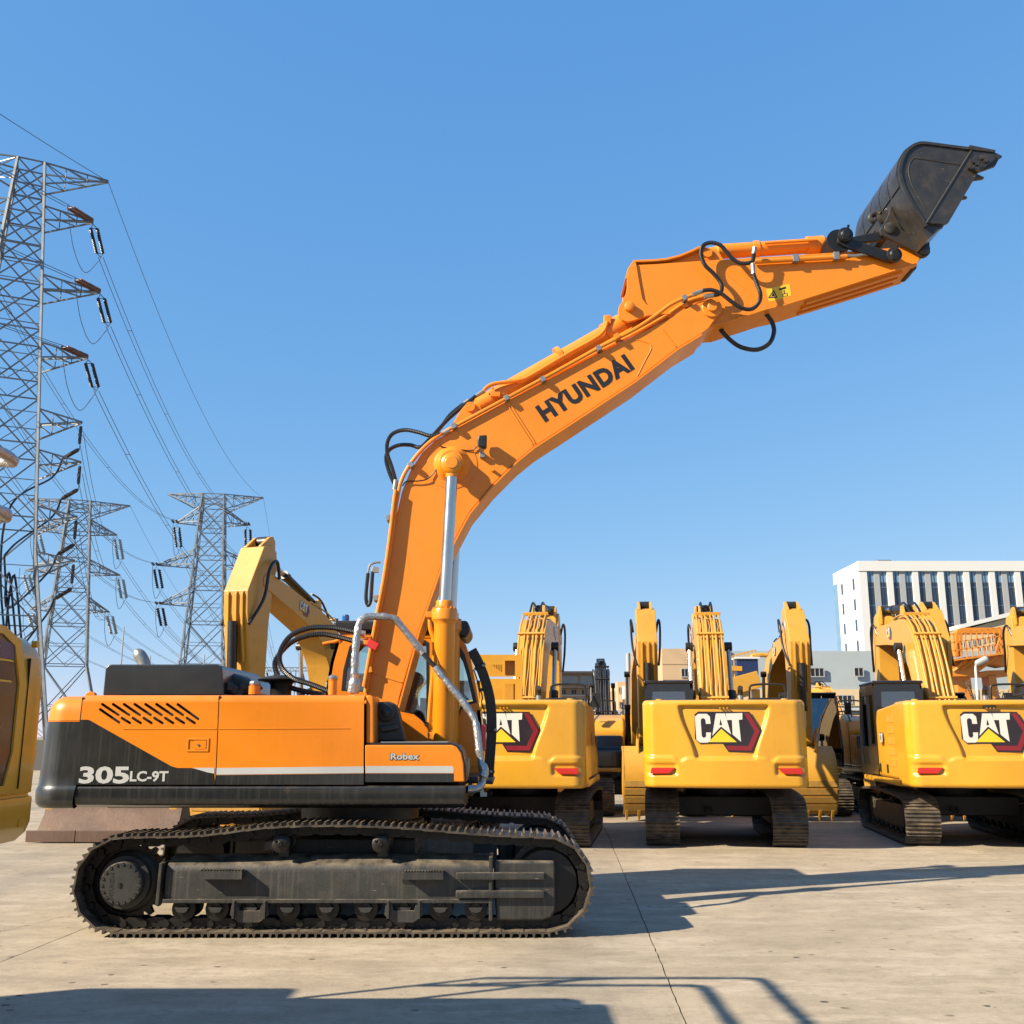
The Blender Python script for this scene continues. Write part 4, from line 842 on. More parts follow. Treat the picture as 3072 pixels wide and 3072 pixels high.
for wd, k in ((w_front, .80), (w_rear, .93)): MB().prism(XZ(wd, YL), YL - .004, YL + .012, [XZ(shrink(wd, k), YL)]).build('window_seal', M['black'], cab, smooth=0)
o2 = XZ(outer, YL)
strip(o2[0:4], YL, YX, .04).build('cab_back', M['orange'], cab)
strip(o2[3:8], YL - .01, YX + .01, .05).build('cab_roof', M['orange'], cab, bevel=.01)
strip([o2[i] for i in (7, 8, 9, 10, 11)], YL + .04, YX - .04, .012).build('windscreen', M['glassdark'], cab)
strip([o2[i] for i in (11, 12, 13, 14, 15)], YL, YX, .04).build('cab_front', M['orange'], cab)
strip([o2[i] for i in (15, 16, 17)], YL + .05, YX - .05, .04).build('cab_floor', M['black'], cab)
MB().prism(XZ([(1378, 2230), (1430, 2232), (1437, 2300), (1372, 2300)], YL), YL - .012, YL - .002).build('pressed_panel', M['orange'], cab, bevel=.006)
# roof guard, beacon, front visor
yg = YL
MB().prism(XZ([(1003, 1863), (1402, 1863), (1412, 1885), (1408, 1902), (1395, 1915), (1340, 1897), (1003, 1893)], yg), YL - .06, YX + .04).build('roof_guard', M['black'], cab, bevel=.03, seg=3)
bx, bz = xz(1037, 1864, 13.0); MB().lathe([(.055, -.02), (.055, 0)], (bx, 13.0, bz), (0, 0, 1), 20).build('beacon_base', M['black'], cab)
MB().lathe([(.045, 0), (.047, .05), (.04, .078), (.02, .088), (.0001, .09)], (bx, 13.0, bz), (0, 0, 1), 20).build('beacon', M['blue'], cab)
MB().lathe([(.016, 0), (.016, .03)], at(1011, 1863, 12.9), (0, 0, 1), 8).build('roof_stud', M['black'], cab)
# seat in its plastic bag, console, arm rest, monitor
def seatshape(pts, y0, y1, name, m, bev=.05): return MB().prism(XZ([K(*p) for p in pts], 13.1), y0, y1).build(name, M[m], cab, bevel=bev, seg=4, bang=15)
seatshape([(570, 1080), (590, 940), (620, 830), (640, 760), (640, 720), (665, 690), (710, 672), (760, 690), (790, 730), (795, 780), (770, 800), (735, 830), (715, 870), (715, 940), (725, 1010), (740, 1060), (740, 1100)], 12.95, 13.35, 'seat_back', 'seat')
seatshape([(560, 1060), (600, 1040), (720, 1050), (770, 1040), (800, 1070), (820, 1200), (700, 1170), (560, 1150)], 12.9, 13.4, 'seat_cushion', 'black', .04)
seatshape([(1010, 1300), (1020, 1080), (1060, 1010), (1110, 1000), (1120, 1060), (1100, 1300)], 13.05, 13.3, 'front_console', 'black', .03)
seatshape([(730, 905), (812, 912), (806, 1040), (728, 1035)], 13.42, 13.43, 'notice_sheet', 'white', 0)
MB().prism(XZ([K(*p) for p in ((560, 1090), (700, 1120), (770, 1150), (830, 1210), (840, 1330), (560, 1330))], YL - .02), YL - .03, YL - .005).build('cab_lower_panel', M['orange'], cab, bevel=.008)
# front guard band: curved black rubber-faced rail with bolts
gb = [at(*K(*p), 13.0) for p in ((1232, 470), (1300, 600), (1360, 760), (1400, 920), (1416, 1080), (1416, 1260), (1405, 1420), (1395, 1560), (1388, 1660))]
pth = spline(gb, 5); rows = []
for i, p in enumerate(pth):
    t = (pth[min(i+1, len(pth)-1)] - pth[max(i-1, 0)]).normalized(); n_ = Vector((t.z, 0, -t.x)); hw = .062
    rows.append([p + n_ * a + Vector((0, b, 0)) for a, b in ((-hw, -.05), (hw, -.05), (hw, .05), (-hw, .05), (-hw, -.05))])
mb = MB().grid(rows); mb.add(rows[0][:4], [(0,1,2,3)]); mb.add(rows[-1][:4], [(0,1,2,3)]); guard = mb.build('front_guard', M['black'], cab, bevel=.006)
for p, ang in ((K(1308, 622), .5), (K(1410, 1218), .05), (K(1388, 1600), -.1), (K(1350, 830), .35)):
    q_ = at(*p, 13.0); MB().box((q_.x, 13.0, q_.z), (.15, .12, .035), Euler((0, -ang, 0)).to_matrix()).build('guard_clip', M['black'], guard, bevel=.006)
for p in (K(1338, 612), K(1450, 1215), K(1408, 1604)):
    q_ = at(*p, 12.92); MB().lathe([(.022, 0), (.022, .02), (.012, .03)], (q_.x, 12.93, q_.z), (0, -1, 0), 10).build('guard_bolt', M['zinc'], guard)
cb_ = [at(*K(*p), 12.98) for p in ((1250, 650), (1300, 800), (1330, 900), (1325, 960), (1350, 1040), (1358, 1090))]
MB().tube(spline(cb_, 5), .008, 6).build('guard_wire', M['rubber'], guard)
# handrail in silver foil, running along the near side
hr = [(305, 2080)] and [K(*p) for p in ((130, 870), (125, 760), (135, 640), (148, 430), (165, 280), (185, 205), (230, 165), (300, 155), (460, 160), (520, 180), (570, 240), (660, 350), (780, 500))]
yr = YB + .55
def rail(pts, y0, y1, r_, name, m, jit=.004):
    P_ = resample(spline([at(x, y, y0 + (y1 - y0) * i / (len(pts) - 1)) for i, (x, y) in enumerate(pts)], 8), .03); rn = random.Random(3)
    return MB().tube(P_, [r_ + rn.uniform(-jit, jit) for _ in P_], 10).build(name, M[m], hrl)
hrl = empty('handrail', parent=H)
rail(hr, yr, 11.4, .040, 'foil_wrap', 'foil', .006)
rail([K(*p) for p in ((770, 490), (900, 640))], 11.39, 11.36, .026, 'bare_tube', 'black', 0)
rail([K(*p) for p in ((890, 625), (1000, 770), (1110, 900), (1190, 1010), (1250, 1100), (1275, 1180), (1290, 1290), (1305, 1440), (1325, 1560), (1335, 1640), (1330, 1710), (1300, 1750), (1250, 1768), (1190, 1770))], 11.36, 11.1, .038, 'foil_wrap', 'foil', .006)
rail([K(*p) for p in ((120, 870), (135, 780), (150, 700))], yr - .01, yr - .01, .066, 'foil_wrap', 'foil', .010)
rail([K(*p) for p in ((1325, 1540), (1350, 1600), (1335, 1650))], 11.14, 11.12, .05, 'foil_wrap', 'foil', .010)
MB().box(at(*K(1335, 1290), 11.3), (.07, .05, .28)).build('red_ribbon', M['red'], hrl, bevel=.02)
MB().prism(XZ([K(*p) for p in ((1310, 1760), (1340, 1760), (1345, 1795), (1375, 1800), (1372, 1835), (1312, 1838))], 11.2), 11.18, 11.2).build('paper_tag', M['white'], hrl)
MB().prism(XZ([K(*p) for p in ((1180, 1655), (1290, 1655), (1292, 1700), (1430, 1690), (1430, 1725), (1180, 1712))], 11.4), 11.4, 12.7).build('cab_step', M['black'], H, bevel=.01)
MB().tube([at(*K(*p), 11.3) for p in ((1200, 1480), (1195, 1560), (1185, 1680))], [.012, .022, .014], 8).build('plastic_tie', M['white'], hrl)
# tank hoses behind the boom foot
hz_([(1072, 1897), (1030, 1888), (985, 1882), (930, 1884), (880, 1902), (850, 1935), (838, 1975), (850, 2010), (885, 2038), (930, 2052), (990, 2075)], 11.7, .033, 'pump_hose', H, .0)
hz_([(1065, 1924), (1020, 1912), (970, 1903), (920, 1908), (870, 1930), (830, 1975), (826, 2005), (840, 2040), (870, 2062), (920, 2075), (975, 2084)], 11.9, .033, 'pump_hose', H, .0)
for a_, b_, Y in (((1066, 1924), (1092, 1926), 11.85), ((1070, 1897), (1095, 1902), 11.7)): MB().cyl(at(*a_, Y), at(*b_, Y), .036, 10).build('hose_fitting', M['zinc'], H)
MB().tube(spline([at(x, y, 12.1) for x, y in ((968, 1932), (985, 1928), (1005, 1925), (1030, 1915), (1060, 1912))], 4), .02, 8).build('deck_pipe', M['orange'], H)
# ------------------------------------------------------------------ yellow excavators: one pattern, built facing +x, then copied
M['logo_white'] = mat('logo_white', (0.4774, 0.4697, 0.4235), .35, var=.03)
M['logo_red'] = mat('logo_red', (0.1540, 0.0092, 0.0154), .3, var=.15)
M['logo_dark'] = mat('logo_dark', (0.0154, 0.0108, 0.0139), .3, var=.2)
M['lamp_red'] = mat('red_reflector', (0.3850, 0.0154, 0.0092), .25, var=.1)
M['under'] = mat('dark_underside', (0.0077, 0.0077, 0.0077), .6, var=.3, dust=.25)  # near-black base with noise and a little dust
LG = .00285
def logo(par, O, ux, uy, n_, k=1.):
    """badge drawn in its own plane; O is its centre, n_ points out of the surface"""
    O, ux, uy, n_ = Vector(O), Vector(ux), Vector(uy), Vector(n_)
    def fl(name, pts, m, lift, par_, hole=None):
        loops = [pts] + ([hole] if hole else [])
        q = [[(( x - 862) * LG * k, (1155 - y) * LG * k) for x, y in l] for l in loops]
        flat_ = [p for l in q for p in l]; t = tessellate_polygon([[Vector((a, b, 0)) for a, b in l] for l in q])
        return MB().add([O + ux * a + uy * b + n_ * lift for a, b in flat_], [tuple(f) for f in t]).build(name, m, par_, smooth=0)
    b_ = fl('brand_badge', [(667, 1050), (690, 1033), (1002, 1036), (1068, 1152), (1010, 1278), (865, 1278), (832, 1228), (688, 1226), (664, 1198)], M['logo_dark'], .004, par)
    fl('badge_red', [(968, 1045), (998, 1045), (1058, 1152), (1004, 1268), (868, 1268), (850, 1240), (985, 1240), (1025, 1152)], M['logo_red'], .007, b_)
    fl('badge_letter', [(690, 1047), (742, 1047), (760, 1064), (763, 1108), (734, 1108), (732, 1082), (720, 1073), (707, 1077), (703, 1092), (706, 1180), (713, 1191), (726, 1191), (733, 1181), (733, 1160), (763, 1160), (758, 1206), (742, 1221), (692, 1221), (673, 1204), (668, 1064)], M['logo_white'], .008, b_)
    fl('badge_letter', [(797, 1045), (852, 1045), (884, 1172), (825, 1124), (770, 1180)], M['logo_white'], .008, b_, [(824, 1078), (833, 1116), (816, 1116)])
    fl('badge_letter', [(856, 1045), (958, 1043), (956, 1082), (934, 1084), (942, 1216), (893, 1172), (893, 1085), (862, 1085)], M['logo_white'], .0085, b_)
    fl('badge_triangle', [(745, 1218), (826, 1138), (916, 1218)], M['ywarn'], .008, b_)
    return b_
def cat_counterweight(root, zb=1.04, zt=2.52):
    pl = plan_tail(-2.87, -1.95, -1.39, 1.39, .24, .10, 8, 96)
    def dep(x, y, z, nx, ny):
        if nx > -.2: return 0
        a = abs(y); h = (z - zb) / (zt - zb)
        wv = .48 + .26 * S(.30, .95, h)                      # recess widens upwards
        d = .075 * (1 - S(wv - .02, wv + .05, a)) * S(.315, .345, h) * (1 - S(.915, .945, h))
        sh = .33 - .05 * S(.62, .80, a)                     # shelf over the bumper, stepping up at the corners
        d += .035 * S(sh + .06 * S(.75, .9, a), sh + .025 + .06 * S(.75, .9, a), h)
        d += .035 * S(.80, .86, a) * (1 - S(1.30, 1.36, a)) * S(.13, .16, h) * (1 - S(.25, .29, h))
        d += .02 * h
        return d
    pf = [(zb + .03, .16), (zb + .005, .07), (zb, .045), (zb + .015, .015), (zb + .05, 0)] + [(zb + .05 + (zt - .12 - zb) * i / 66, 0) for i in range(1, 67)] + [(zt - .07 + .07 * math.sin(R(a)), .07 * (1 - math.cos(R(a)))) for a in (25, 50, 75, 90)]
    rows = loft(pl, pf, dep); mb = MB().grid(rows); n_ = len(pl)
    mb.add(rows[-1], [tuple(range(n_))]); mb.add(rows[0], [tuple(range(n_))])
    o = mb.build('counterweight', M['yellow'], root, smooth=60)
    logo(o, (-2.872 + .04 - .02, -.05, 1.98), (0, -1, 0), (0, 0, 1), (-1, 0, 0), .98)
    for s in (-1, 1):
        y0, y1 = (.86, 1.26); z0, z1 = zb + .235, zb + .335
        q = [(y0 + .10, z0), (y1 + .02, z0), (y1, z1), (y0, z1)] if s > 0 else [(y0 + .10, z0), (y1 + .02, z0), (y1, z1), (y0, z1)]
        xx = -2.915
        MB().add([(xx + .10 * max(0, (a - 1.0)) , s * a, b) for a, b in q] + [(xx + .06 + .10 * max(0, (a - 1.0)), s * a, b) for a, b in q], [(0,1,2,3), (7,6,5,4), (0,4,5,1), (1,5,6,2), (2,6,7,3), (3,7,4,0)]).build('rear_reflector', M['lamp_red'], o, bevel=.008)
    for y in (-.06, .0, .06): MB().cyl((-2.90, y, zt - .14), (-2.84, y, zt - .14), .014, 8).build('rear_bolt', M['yellow'], o)
    return o
def make_cat():
    r = empty('yellow_excavator')
    for s in (-1, 1):
        yc = s * 1.1
        t = crawler(r, yc, .60, -1.83, 1.83, .425, .39, [(.9, .865), (0, .88), (-.9, .865)], 49, detail=False)
        MB().prism([(-1.35, .22), (1.35, .22), (1.45, .45), (1.3, .62), (-1.2, .66), (-1.45, .5)], yc - .15, yc + .15).build('track_frame', M['frame'], t, bevel=.02)
        for i in range(7): roller(t, -1.25 + i * .42, .215, yc, .10)
        for x in (-.6, .6): roller(t, x, .735, yc, .07, 'carrier_roller')
        MB().lathe([(.23, 0), (.23, .1), (.2, .14), (.0001, .15)], (-1.83, yc + s * .05, .425), (0, s, 0), 24).build('final_drive', M['cover'], t)
    mb = MB().bb(-.9, .9, -.95, .95, .45, .80); mb.build('centre_frame', M['under'], r, bevel=.03)
    MB().lathe([(.6, .78), (.64, .8), (.64, 1.05)], (0, 0, 0), (0, 0, 1), 32).build('slew_ring', M['under'], r)
    MB().bb(-2.35, 1.35, -1.25, 1.25, 1.06, 1.22).build('main_frame', M['under'], r, bevel=.02)
    cat_counterweight(r)
    # house sides and hood
    hs = MB().prism([(-1.96, 1.14), (.35, 1.14), (.35, 2.05), (.2, 2.3), (-.2, 2.46), (-1.96, 2.50)], -1.37, -.45).build('right_housing', M['yellow'], r, bevel=.05, seg=3)
    ls = MB().prism([(-1.96, 1.14), (-.12, 1.14), (-.12, 2.2), (-.25, 2.42), (-1.96, 2.50)], .35, 1.37).build('left_housing', M['yellow'], r, bevel=.05, seg=3)
    MB().bb(-1.96, -.05, -.5, .4, 1.14, 2.46).build('engine_hood', M['yellow'], r, bevel=.03)
    MB().prism([(-1.96, 1.02), (1.42, 1.02), (1.42, 1.12), (-1.96, 1.135)], 1.0, 1.385).build('side_sill', M['yellow'], r, bevel=.02)
    MB().prism([(-1.96, 1.02), (1.42, 1.02), (1.42, 1.12), (-1.96, 1.135)], -1.385, -1.0).build('side_sill', M['yellow'], r, bevel=.02)
    for i in range(5): MB().bb(-1.75, -1.15, 1.372, 1.378, 1.35 + i * .2, 1.48 + i * .2).build('vent_panel', M['yellow2'], ls, bevel=.003)
    for x in (-.30, -.95): MB().bb(x - .06, x + .06, 1.372, 1.382, 1.22, 1.38).build('latch', M['black'], ls, bevel=.006)
    logo(ls, (-.62, 1.372, 1.85), (-1, 0, 0), (0, 0, 1), (0, 1, 0), .36)
    logo(hs, (-.62, -1.372, 1.85), (1, 0, 0), (0, 0, 1), (0, -1, 0), .36)
    MB().prism([(.36, 1.14), (1.38, 1.14), (1.38, 1.55), (1.1, 1.62), (1.05, 1.92), (.36, 1.95)], -1.36, -.55).build('tool_box', M['cabblack'], r, bevel=.03)
    MB().bb(.5, 1.45, -1.38, -.6, 1.03, 1.13).build('front_step', M['yellow'], r, bevel=.02)
    # cab
    cb = empty('cab', parent=r)
    o_ = [(-.12, 1.16), (1.62, 1.16), (1.68, 1.6), (1.35, 2.85), (1.2, 2.95), (.0, 2.95), (-.12, 2.82)]
    h1 = [(.02, 1.75), (.58, 1.75), (.58, 2.72), (.06, 2.72)]; h2 = [(.70, 1.35), (1.50, 1.35), (1.54, 1.62), (1.26, 2.72), (.70, 2.72)]
    for y in (.42, 1.33):
        MB().prism(o_, y, y + .05, [h1, h2]).build('cab_side', M['cabblack'], cb, smooth=30)
        for h_ in (h1, h2): MB().prism(h_, y + .02, y + .026).build('side_window', M['glassdark'], cb, smooth=0)
    MB().bb(-.12, 1.25, .40, 1.40, 2.93, 3.0).build('cab_roof', M['cabblack'], cb, bevel=.03, seg=3)
    MB().prism([(.47, 1.2), (1.33, 1.2), (1.33, 2.93), (.47, 2.93)], -.12, -.07, [[(.55, 2.2), (1.25, 2.2), (1.22, 2.78), (.58, 2.78)]], ax='x').build('cab_back', M['cabblack'], cb, smooth=30)
    MB().prism([(.55, 2.2), (1.25, 2.2), (1.22, 2.78), (.58, 2.78)], -.10, -.095, ax='x').build('rear_window', M['glassdark'], cb, smooth=0)
    strip([(1.66, 1.6), (1.34, 2.84)], .47, 1.33, .012).build('windscreen', M['glassdark'], cb)
    MB().bb(.47, .9, .65, 1.1, 1.3, 1.75).bb(.40, .55, .68, 1.08, 1.6, 2.45).build('seat', M['black'], cb, bevel=.06, seg=3)
    MB().bb(1.45, 1.66, .47, 1.33, 1.18, 1.5).build('cab_front', M['cabblack'], cb, bevel=.02)
    # rails, exhaust, mirror on the right
    for i, (ya, yb, xa, h_) in enumerate(((-1.28, -.62, -.95, .42), (-1.2, -.55, -1.35, .14))):
        MB().tube(spline([(xa, ya, 2.44), (xa, ya, 2.44 + h_ * .75), (xa, ya + .08, 2.44 + h_), (xa, yb - .08, 2.44 + h_), (xa, yb, 2.44 + h_ * .75), (xa, yb, 2.44)], 6), .022, 8).build('handrail', M['black'], r)
    MB().tube([(-.95, -1.28, 2.7), (-.2, -1.28, 2.68), (.25, -1.28, 2.3)], .02, 8).build('handrail', M['black'], r)
    MB().lathe([(.055, 0), (.055, .2)], (-1.25, -.42, 2.45), (0, 0, 1), 14).build('exhaust_stack', M['zinc'], r)
    MB().tube(spline([(-1.25, -.42, 2.62), (-1.25, -.42, 2.70), (-1.29, -.42, 2.76), (-1.34, -.42, 2.79)], 5), .05, 12).build('exhaust_tip', M['black'], r)
    MB().tube([(.3, -1.25, 2.4), (.55, -1.35, 2.75)], .016, 6).box((.55, -1.4, 2.62), (.06, .17, .30)).build('mirror', M['black'], r, bevel=.02)
    # boom with its pipes
    bo = [(-.18, 1.62), (-.12, 1.9), (.30, 2.85), (.75, 3.65), (1.15, 4.12), (1.6, 4.38), (2.2, 4.48), (3.4, 4.50), (4.75, 4.52), (4.98, 4.44), (5.06, 4.28), (4.98, 4.12), (3.6, 4.02), (2.6, 3.92), (2.05, 3.72), (1.62, 3.35), (1.2, 2.75), (.75, 2.05), (.25, 1.55)]
    bm_ = MB().prism(bo, -.30, .26).build('boom', M['yellow2'], r, bevel=.015, smooth=22)
    logo(bm_, (3.2, .263, 4.25), (-1, 0, 0), (0, 0, 1), (0, 1, 0), .42); logo(bm_, (3.2, -.303, 4.25), (1, 0, 0), (0, 0, 1), (0, -1, 0), .42)
    tp = [(-.02, 2.05), (.25, 2.75), (.72, 3.66), (1.12, 4.15), (1.6, 4.43), (2.1, 4.53)]
    for k in range(6):
        y = -.25 + k * .092
        MB().tube(spline([(a - .04, y + (.02 if k % 2 else 0), b + .03) for a, b in tp] + [(2.4 + .1 * k, y, 4.56)], 5), .02, 7).build('boom_pipe', M['yellow2'], bm_)
    for a, b, an in ((.2, 2.62, -63), (.95, 3.98, -50), (1.75, 4.5, -12)): MB().box((a - .05, -.02, b + .04), (.05, .56, .07), Euler((0, R(an), 0)).to_matrix()).build('pipe_clamp', M['yellow2'], bm_, bevel=.008)
    # boom cylinders
    for s in (-1, 1):
        y = -.02 + s * .42; a, b = Vector((.95, y, 1.5)), Vector((1.78, y, 3.82)); u = (b - a).normalized(); c = empty('boom_cylinder', parent=r)
        MB().cyl(a, a + u * 1.35, .085, 16).cyl(a + u * 1.28, a + u * 1.42, .10, 16).build('barrel', M['black'], c); MB().cyl(a + u * 1.4, b, .05, 14).build('rod', M['chrome'], c)
        MB().cyl((b.x, y - .08, b.z), (b.x, y + .08, b.z), .10, 16).build('rod_eye', M['black'], c, bevel=.01)
    # stick cylinder over the boom
    a, b = Vector((2.35, -.02, 4.72)), Vector((4.70, -.02, 4.98)); u = (b - a).normalized(); c = empty('stick_cylinder', parent=r)
    MB().cyl(a, a + u * 1.45, .095, 16).cyl(a + u * 1.35, a + u * 1.5, .11, 16).build('barrel', M['black'], c); MB().cyl(a + u * 1.5, b, .055, 14).build('rod', M['chrome'], c)
    for s in (-.13, .13): MB().prism([(2.1, 4.45), (2.6, 4.45), (2.42, 4.8), (2.3, 4.8)], s - .04, s + .02).build('cylinder_lug', M['yellow2'], bm_, bevel=.01)
    for k, y in enumerate((-.12, .1)): MB().tube(spline([(1.7, y, 4.55), (2.0, y, 4.75), (2.3, y, 4.86), (2.7, y, 4.84)], 6), .025, 7).build('boom_hose', M['rubber'], bm_)
    # stick, hanging from the boom end
    so_ = [(4.62, 4.55), (4.66, 4.80), (4.80, 4.90), (5.05, 4.84), (5.46, 4.05), (5.44, 3.7), (5.18, 2.2), (5.10, 1.75), (4.98, 1.62), (4.86, 1.72), (4.84, 2.2), (4.80, 3.6), (4.72, 4.2)]
    st_ = MB().prism(so_, -.25, .21).build('stick', M['yellow2'], r, bevel=.012, smooth=14, bang=12)
    for y in (-.19, .09): MB().prism([(4.60, 4.62), (4.62, 5.0), (4.70, 5.08), (4.80, 5.05), (5.05, 4.86), (5.0, 4.6)], y, y + .06).build('stick_ear', M['yellow2'], st_, bevel=.01)
    MB().cyl((4.71, -.14, 4.98), (4.71, .1, 4.98), .10, 16).build('pin_bush', M['black'], st_)
    for y in (-.17, -.02, .10): MB().prism([(5.38, 4.15), (5.50, 4.0), (5.46, 3.45), (5.36, 2.9), (5.30, 2.9), (5.38, 3.6)], y, y + .04).build('stick_rib', M['yellow2'], st_, bevel=.008)
    MB().prism([(4.85, 4.45), (5.0, 4.3), (5.15, 4.5), (5.0, 4.62)], -.252 - .002, -.2535, ).build('safety_sticker', M['white'], st_, smooth=0)
    a, b = Vector((5.50, -.02, 3.55)), Vector((5.40, -.02, 2.0)); u = (b - a).normalized(); c = empty('bucket_cylinder', parent=r)
    MB().cyl(a, a + u * 1.05, .08, 16).cyl(a + u * .98, a + u * 1.1, .095, 16).build('barrel', M['black'], c); MB().cyl(a + u * 1.1, b, .045, 12).build('rod', M['chrome'], c)
    for s in (-.25, .21): MB().tube(spline([(4.60, s * 1.2, 4.35), (4.78, s * 1.42, 4.62), (5.02, s * 1.5, 4.45), (5.12, s * 1.4, 3.95), (5.42, s * 1.1, 3.5)], 8), .028, 8).build('stick_hose', M['rubber'], st_)
    for s in (-.29, .25): MB().prism([(5.33, 1.95), (5.47, 1.95), (5.45, 2.08), (5.35, 2.08), (5.04, 1.82), (5.02, 1.72), (5.12, 1.70)], s - .02, s + .02).build('tipping_link', M['yellow2'], r, bevel=.008)
    # bucket
    bk = empty('bucket', parent=r)
    sp_ = [(4.92, 1.62), (5.08, 1.66), (5.32, 1.50), (5.48, 1.20), (5.50, .85), (5.40, .50), (5.24, .22), (5.12, .14), (4.30, .62), (4.40, .95), (4.62, 1.35)]
    for y in (-.64, .60): MB().prism(sp_, y, y + .03).build('side_plate', M['yellow2'], bk, bevel=.005)
    strip(sp_[0:8], -.66, .65, .03).build('bucket_shell', M['yellow2'], bk, smooth=40)
    for k, (a, b) in enumerate(((.22, .36), (.40, .54), (.58, .72), (.76, .90))):
        fx = lambda z: 5.24 + (5.50 - 5.24) * (1 - ((.9 - z) / .7) ** 1.6 if z < .9 else 1)
        MB().add([(fx(a) + .012, -.63, a), (fx(a) + .012, .62, a), (fx(b) + .012, .62, b), (fx(b) + .012, -.63, b), (fx(a) - .02, -.63, a), (fx(a) - .02, .62, a), (fx(b) - .02, .62, b), (fx(b) - .02, -.63, b)], [(0,1,2,3), (7,6,5,4), (0,4,5,1), (1,5,6,2), (2,6,7,3), (3,7,4,0)]).build('wear_plate', M['rust2'], bk, bevel=.005)
    for k in range(5):
        y = -.58 + k * .28
        MB().add([(5.10, y - .04, .24), (5.10, y + .04, .24), (5.28, y + .04, .24), (5.28, y - .04, .24), (5.09, y - .035, .12), (5.09, y + .035, .12), (5.22, y + .035, .12), (5.22, y - .035, .12), (5.08, y - .015, .0), (5.08, y + .015, .0), (5.12, y + .015, .0), (5.12, y - .015, .0)], [(0,1,2,3)] + [(4*q + e, 4*q + (e+1) % 4, 4*q + 4 + (e+1) % 4, 4*q + 4 + e) for q in (0, 1) for e in range(4)] + [(11,10,9,8)]).build('tooth', M['yellow2'], bk, bevel=.008)
    for y in (-.32, .24): MB().prism([(4.86, 1.60), (4.90, 1.75), (5.05, 1.80), (5.20, 1.86), (5.30, 1.70), (5.33, 1.48), (5.1, 1.6)], y, y + .05).build('hinge_ear', M['yellow2'], bk, bevel=.01)
    return r
M['rust2'] = mat('worn_yellow_paint', (0.3696, 0.2002, 0.0385), .55, var=.35, nscale=5, streak=.5, streak_col=(.16, .07, .03), dust=.2)
CG = 'yellow excavators parked in rows in the yard'
cat0 = make_cat()
def put(src, first, X, Y, rz, label):
    o = src if first else copy_tree(src)
    o.location = (X, Y, 0); o.rotation_euler = (0, 0, R(rz)); tag(o, label, 'excavator', CG); return o
# pattern is placed last so that the copies are taken at the origin
catB = put(cat0, 0, 4.05, 20.87, 82, 'yellow excavator seen square from behind, its badge whole, beside the orange machine')
catA = put(cat0, 0, .26, 20.87, 82, 'yellow excavator whose badge is half hidden behind the orange excavator cab')
catC = put(cat0, 0, 8.65, 20.87, 82, 'yellow excavator at the right with black cab and its left side showing')
catE = put(cat0, 0, 12.05, 21.0, 82, 'yellow excavator of which only boom and stick show at the right edge')
def steep(o, sc=.75, th=14):                        # boom raised, reach shortened
    ft = Vector((.05, 0, 1.65)); Rm = Matrix.Rotation(-R(th), 4, 'Y'); Mx = Matrix.Translation(ft) @ Rm @ Matrix.Scale(sc, 4) @ Matrix.Translation(-ft)
    d = Mx @ Vector((4.98, 0, 4.30)) - Vector((4.98, 0, 4.30))
    for ch in o.children:
        nm = ch.name.split('.')[0]
        if nm in ('boom', 'boom_cylinder', 'stick_cylinder'): ch.matrix_local = Mx @ Matrix.Diagonal((1, 1.15, 1, 1))
        elif nm in ('stick', 'bucket', 'bucket_cylinder', 'tipping_link'): ch.location = (d.x, 0, max(d.z, .02))
catD = put(cat0, 0, 3.42, 27.9, -93.5, 'yellow excavator facing the camera, bucket left of the middle rear-facing excavator')
catD2 = put(cat0, 0, 6.95, 27.9, -93, 'yellow excavator facing the camera, bucket between the two rear-facing excavators')
catD3 = put(cat0, 0, 10.25, 27.9, -93, 'yellow excavator facing the camera, its stick standing behind the black cab')
catF = put(cat0, 0, -3.3, 20.05, -109, 'yellow excavator facing left behind the orange hood, stick pointing down')
for o in (catD, catD2, catD3): steep(o, .75, 9.5)
steep(catF)
catI = put(cat0, 0, 17.4, 55, 101, 'small distant yellow excavator in front of the grey factory wall')
catH = put(cat0, 1, 3.35, 38.5, 86, 'far excavator with straight black boom in the gap between yellow tails')
def repaint(o, m, names):
    for ch in o.children_recursive:
        if ch.name.split('.')[0] in names:
            for sl in ch.material_slots: sl.link = 'OBJECT'; sl.material = m
repaint(catH, M['black'], ('boom', 'boom_pipe', 'stick', 'stick_ear', 'pipe_clamp', 'stick_rib', 'counterweight', 'rod', 'cylinder_lug', 'barrel'))
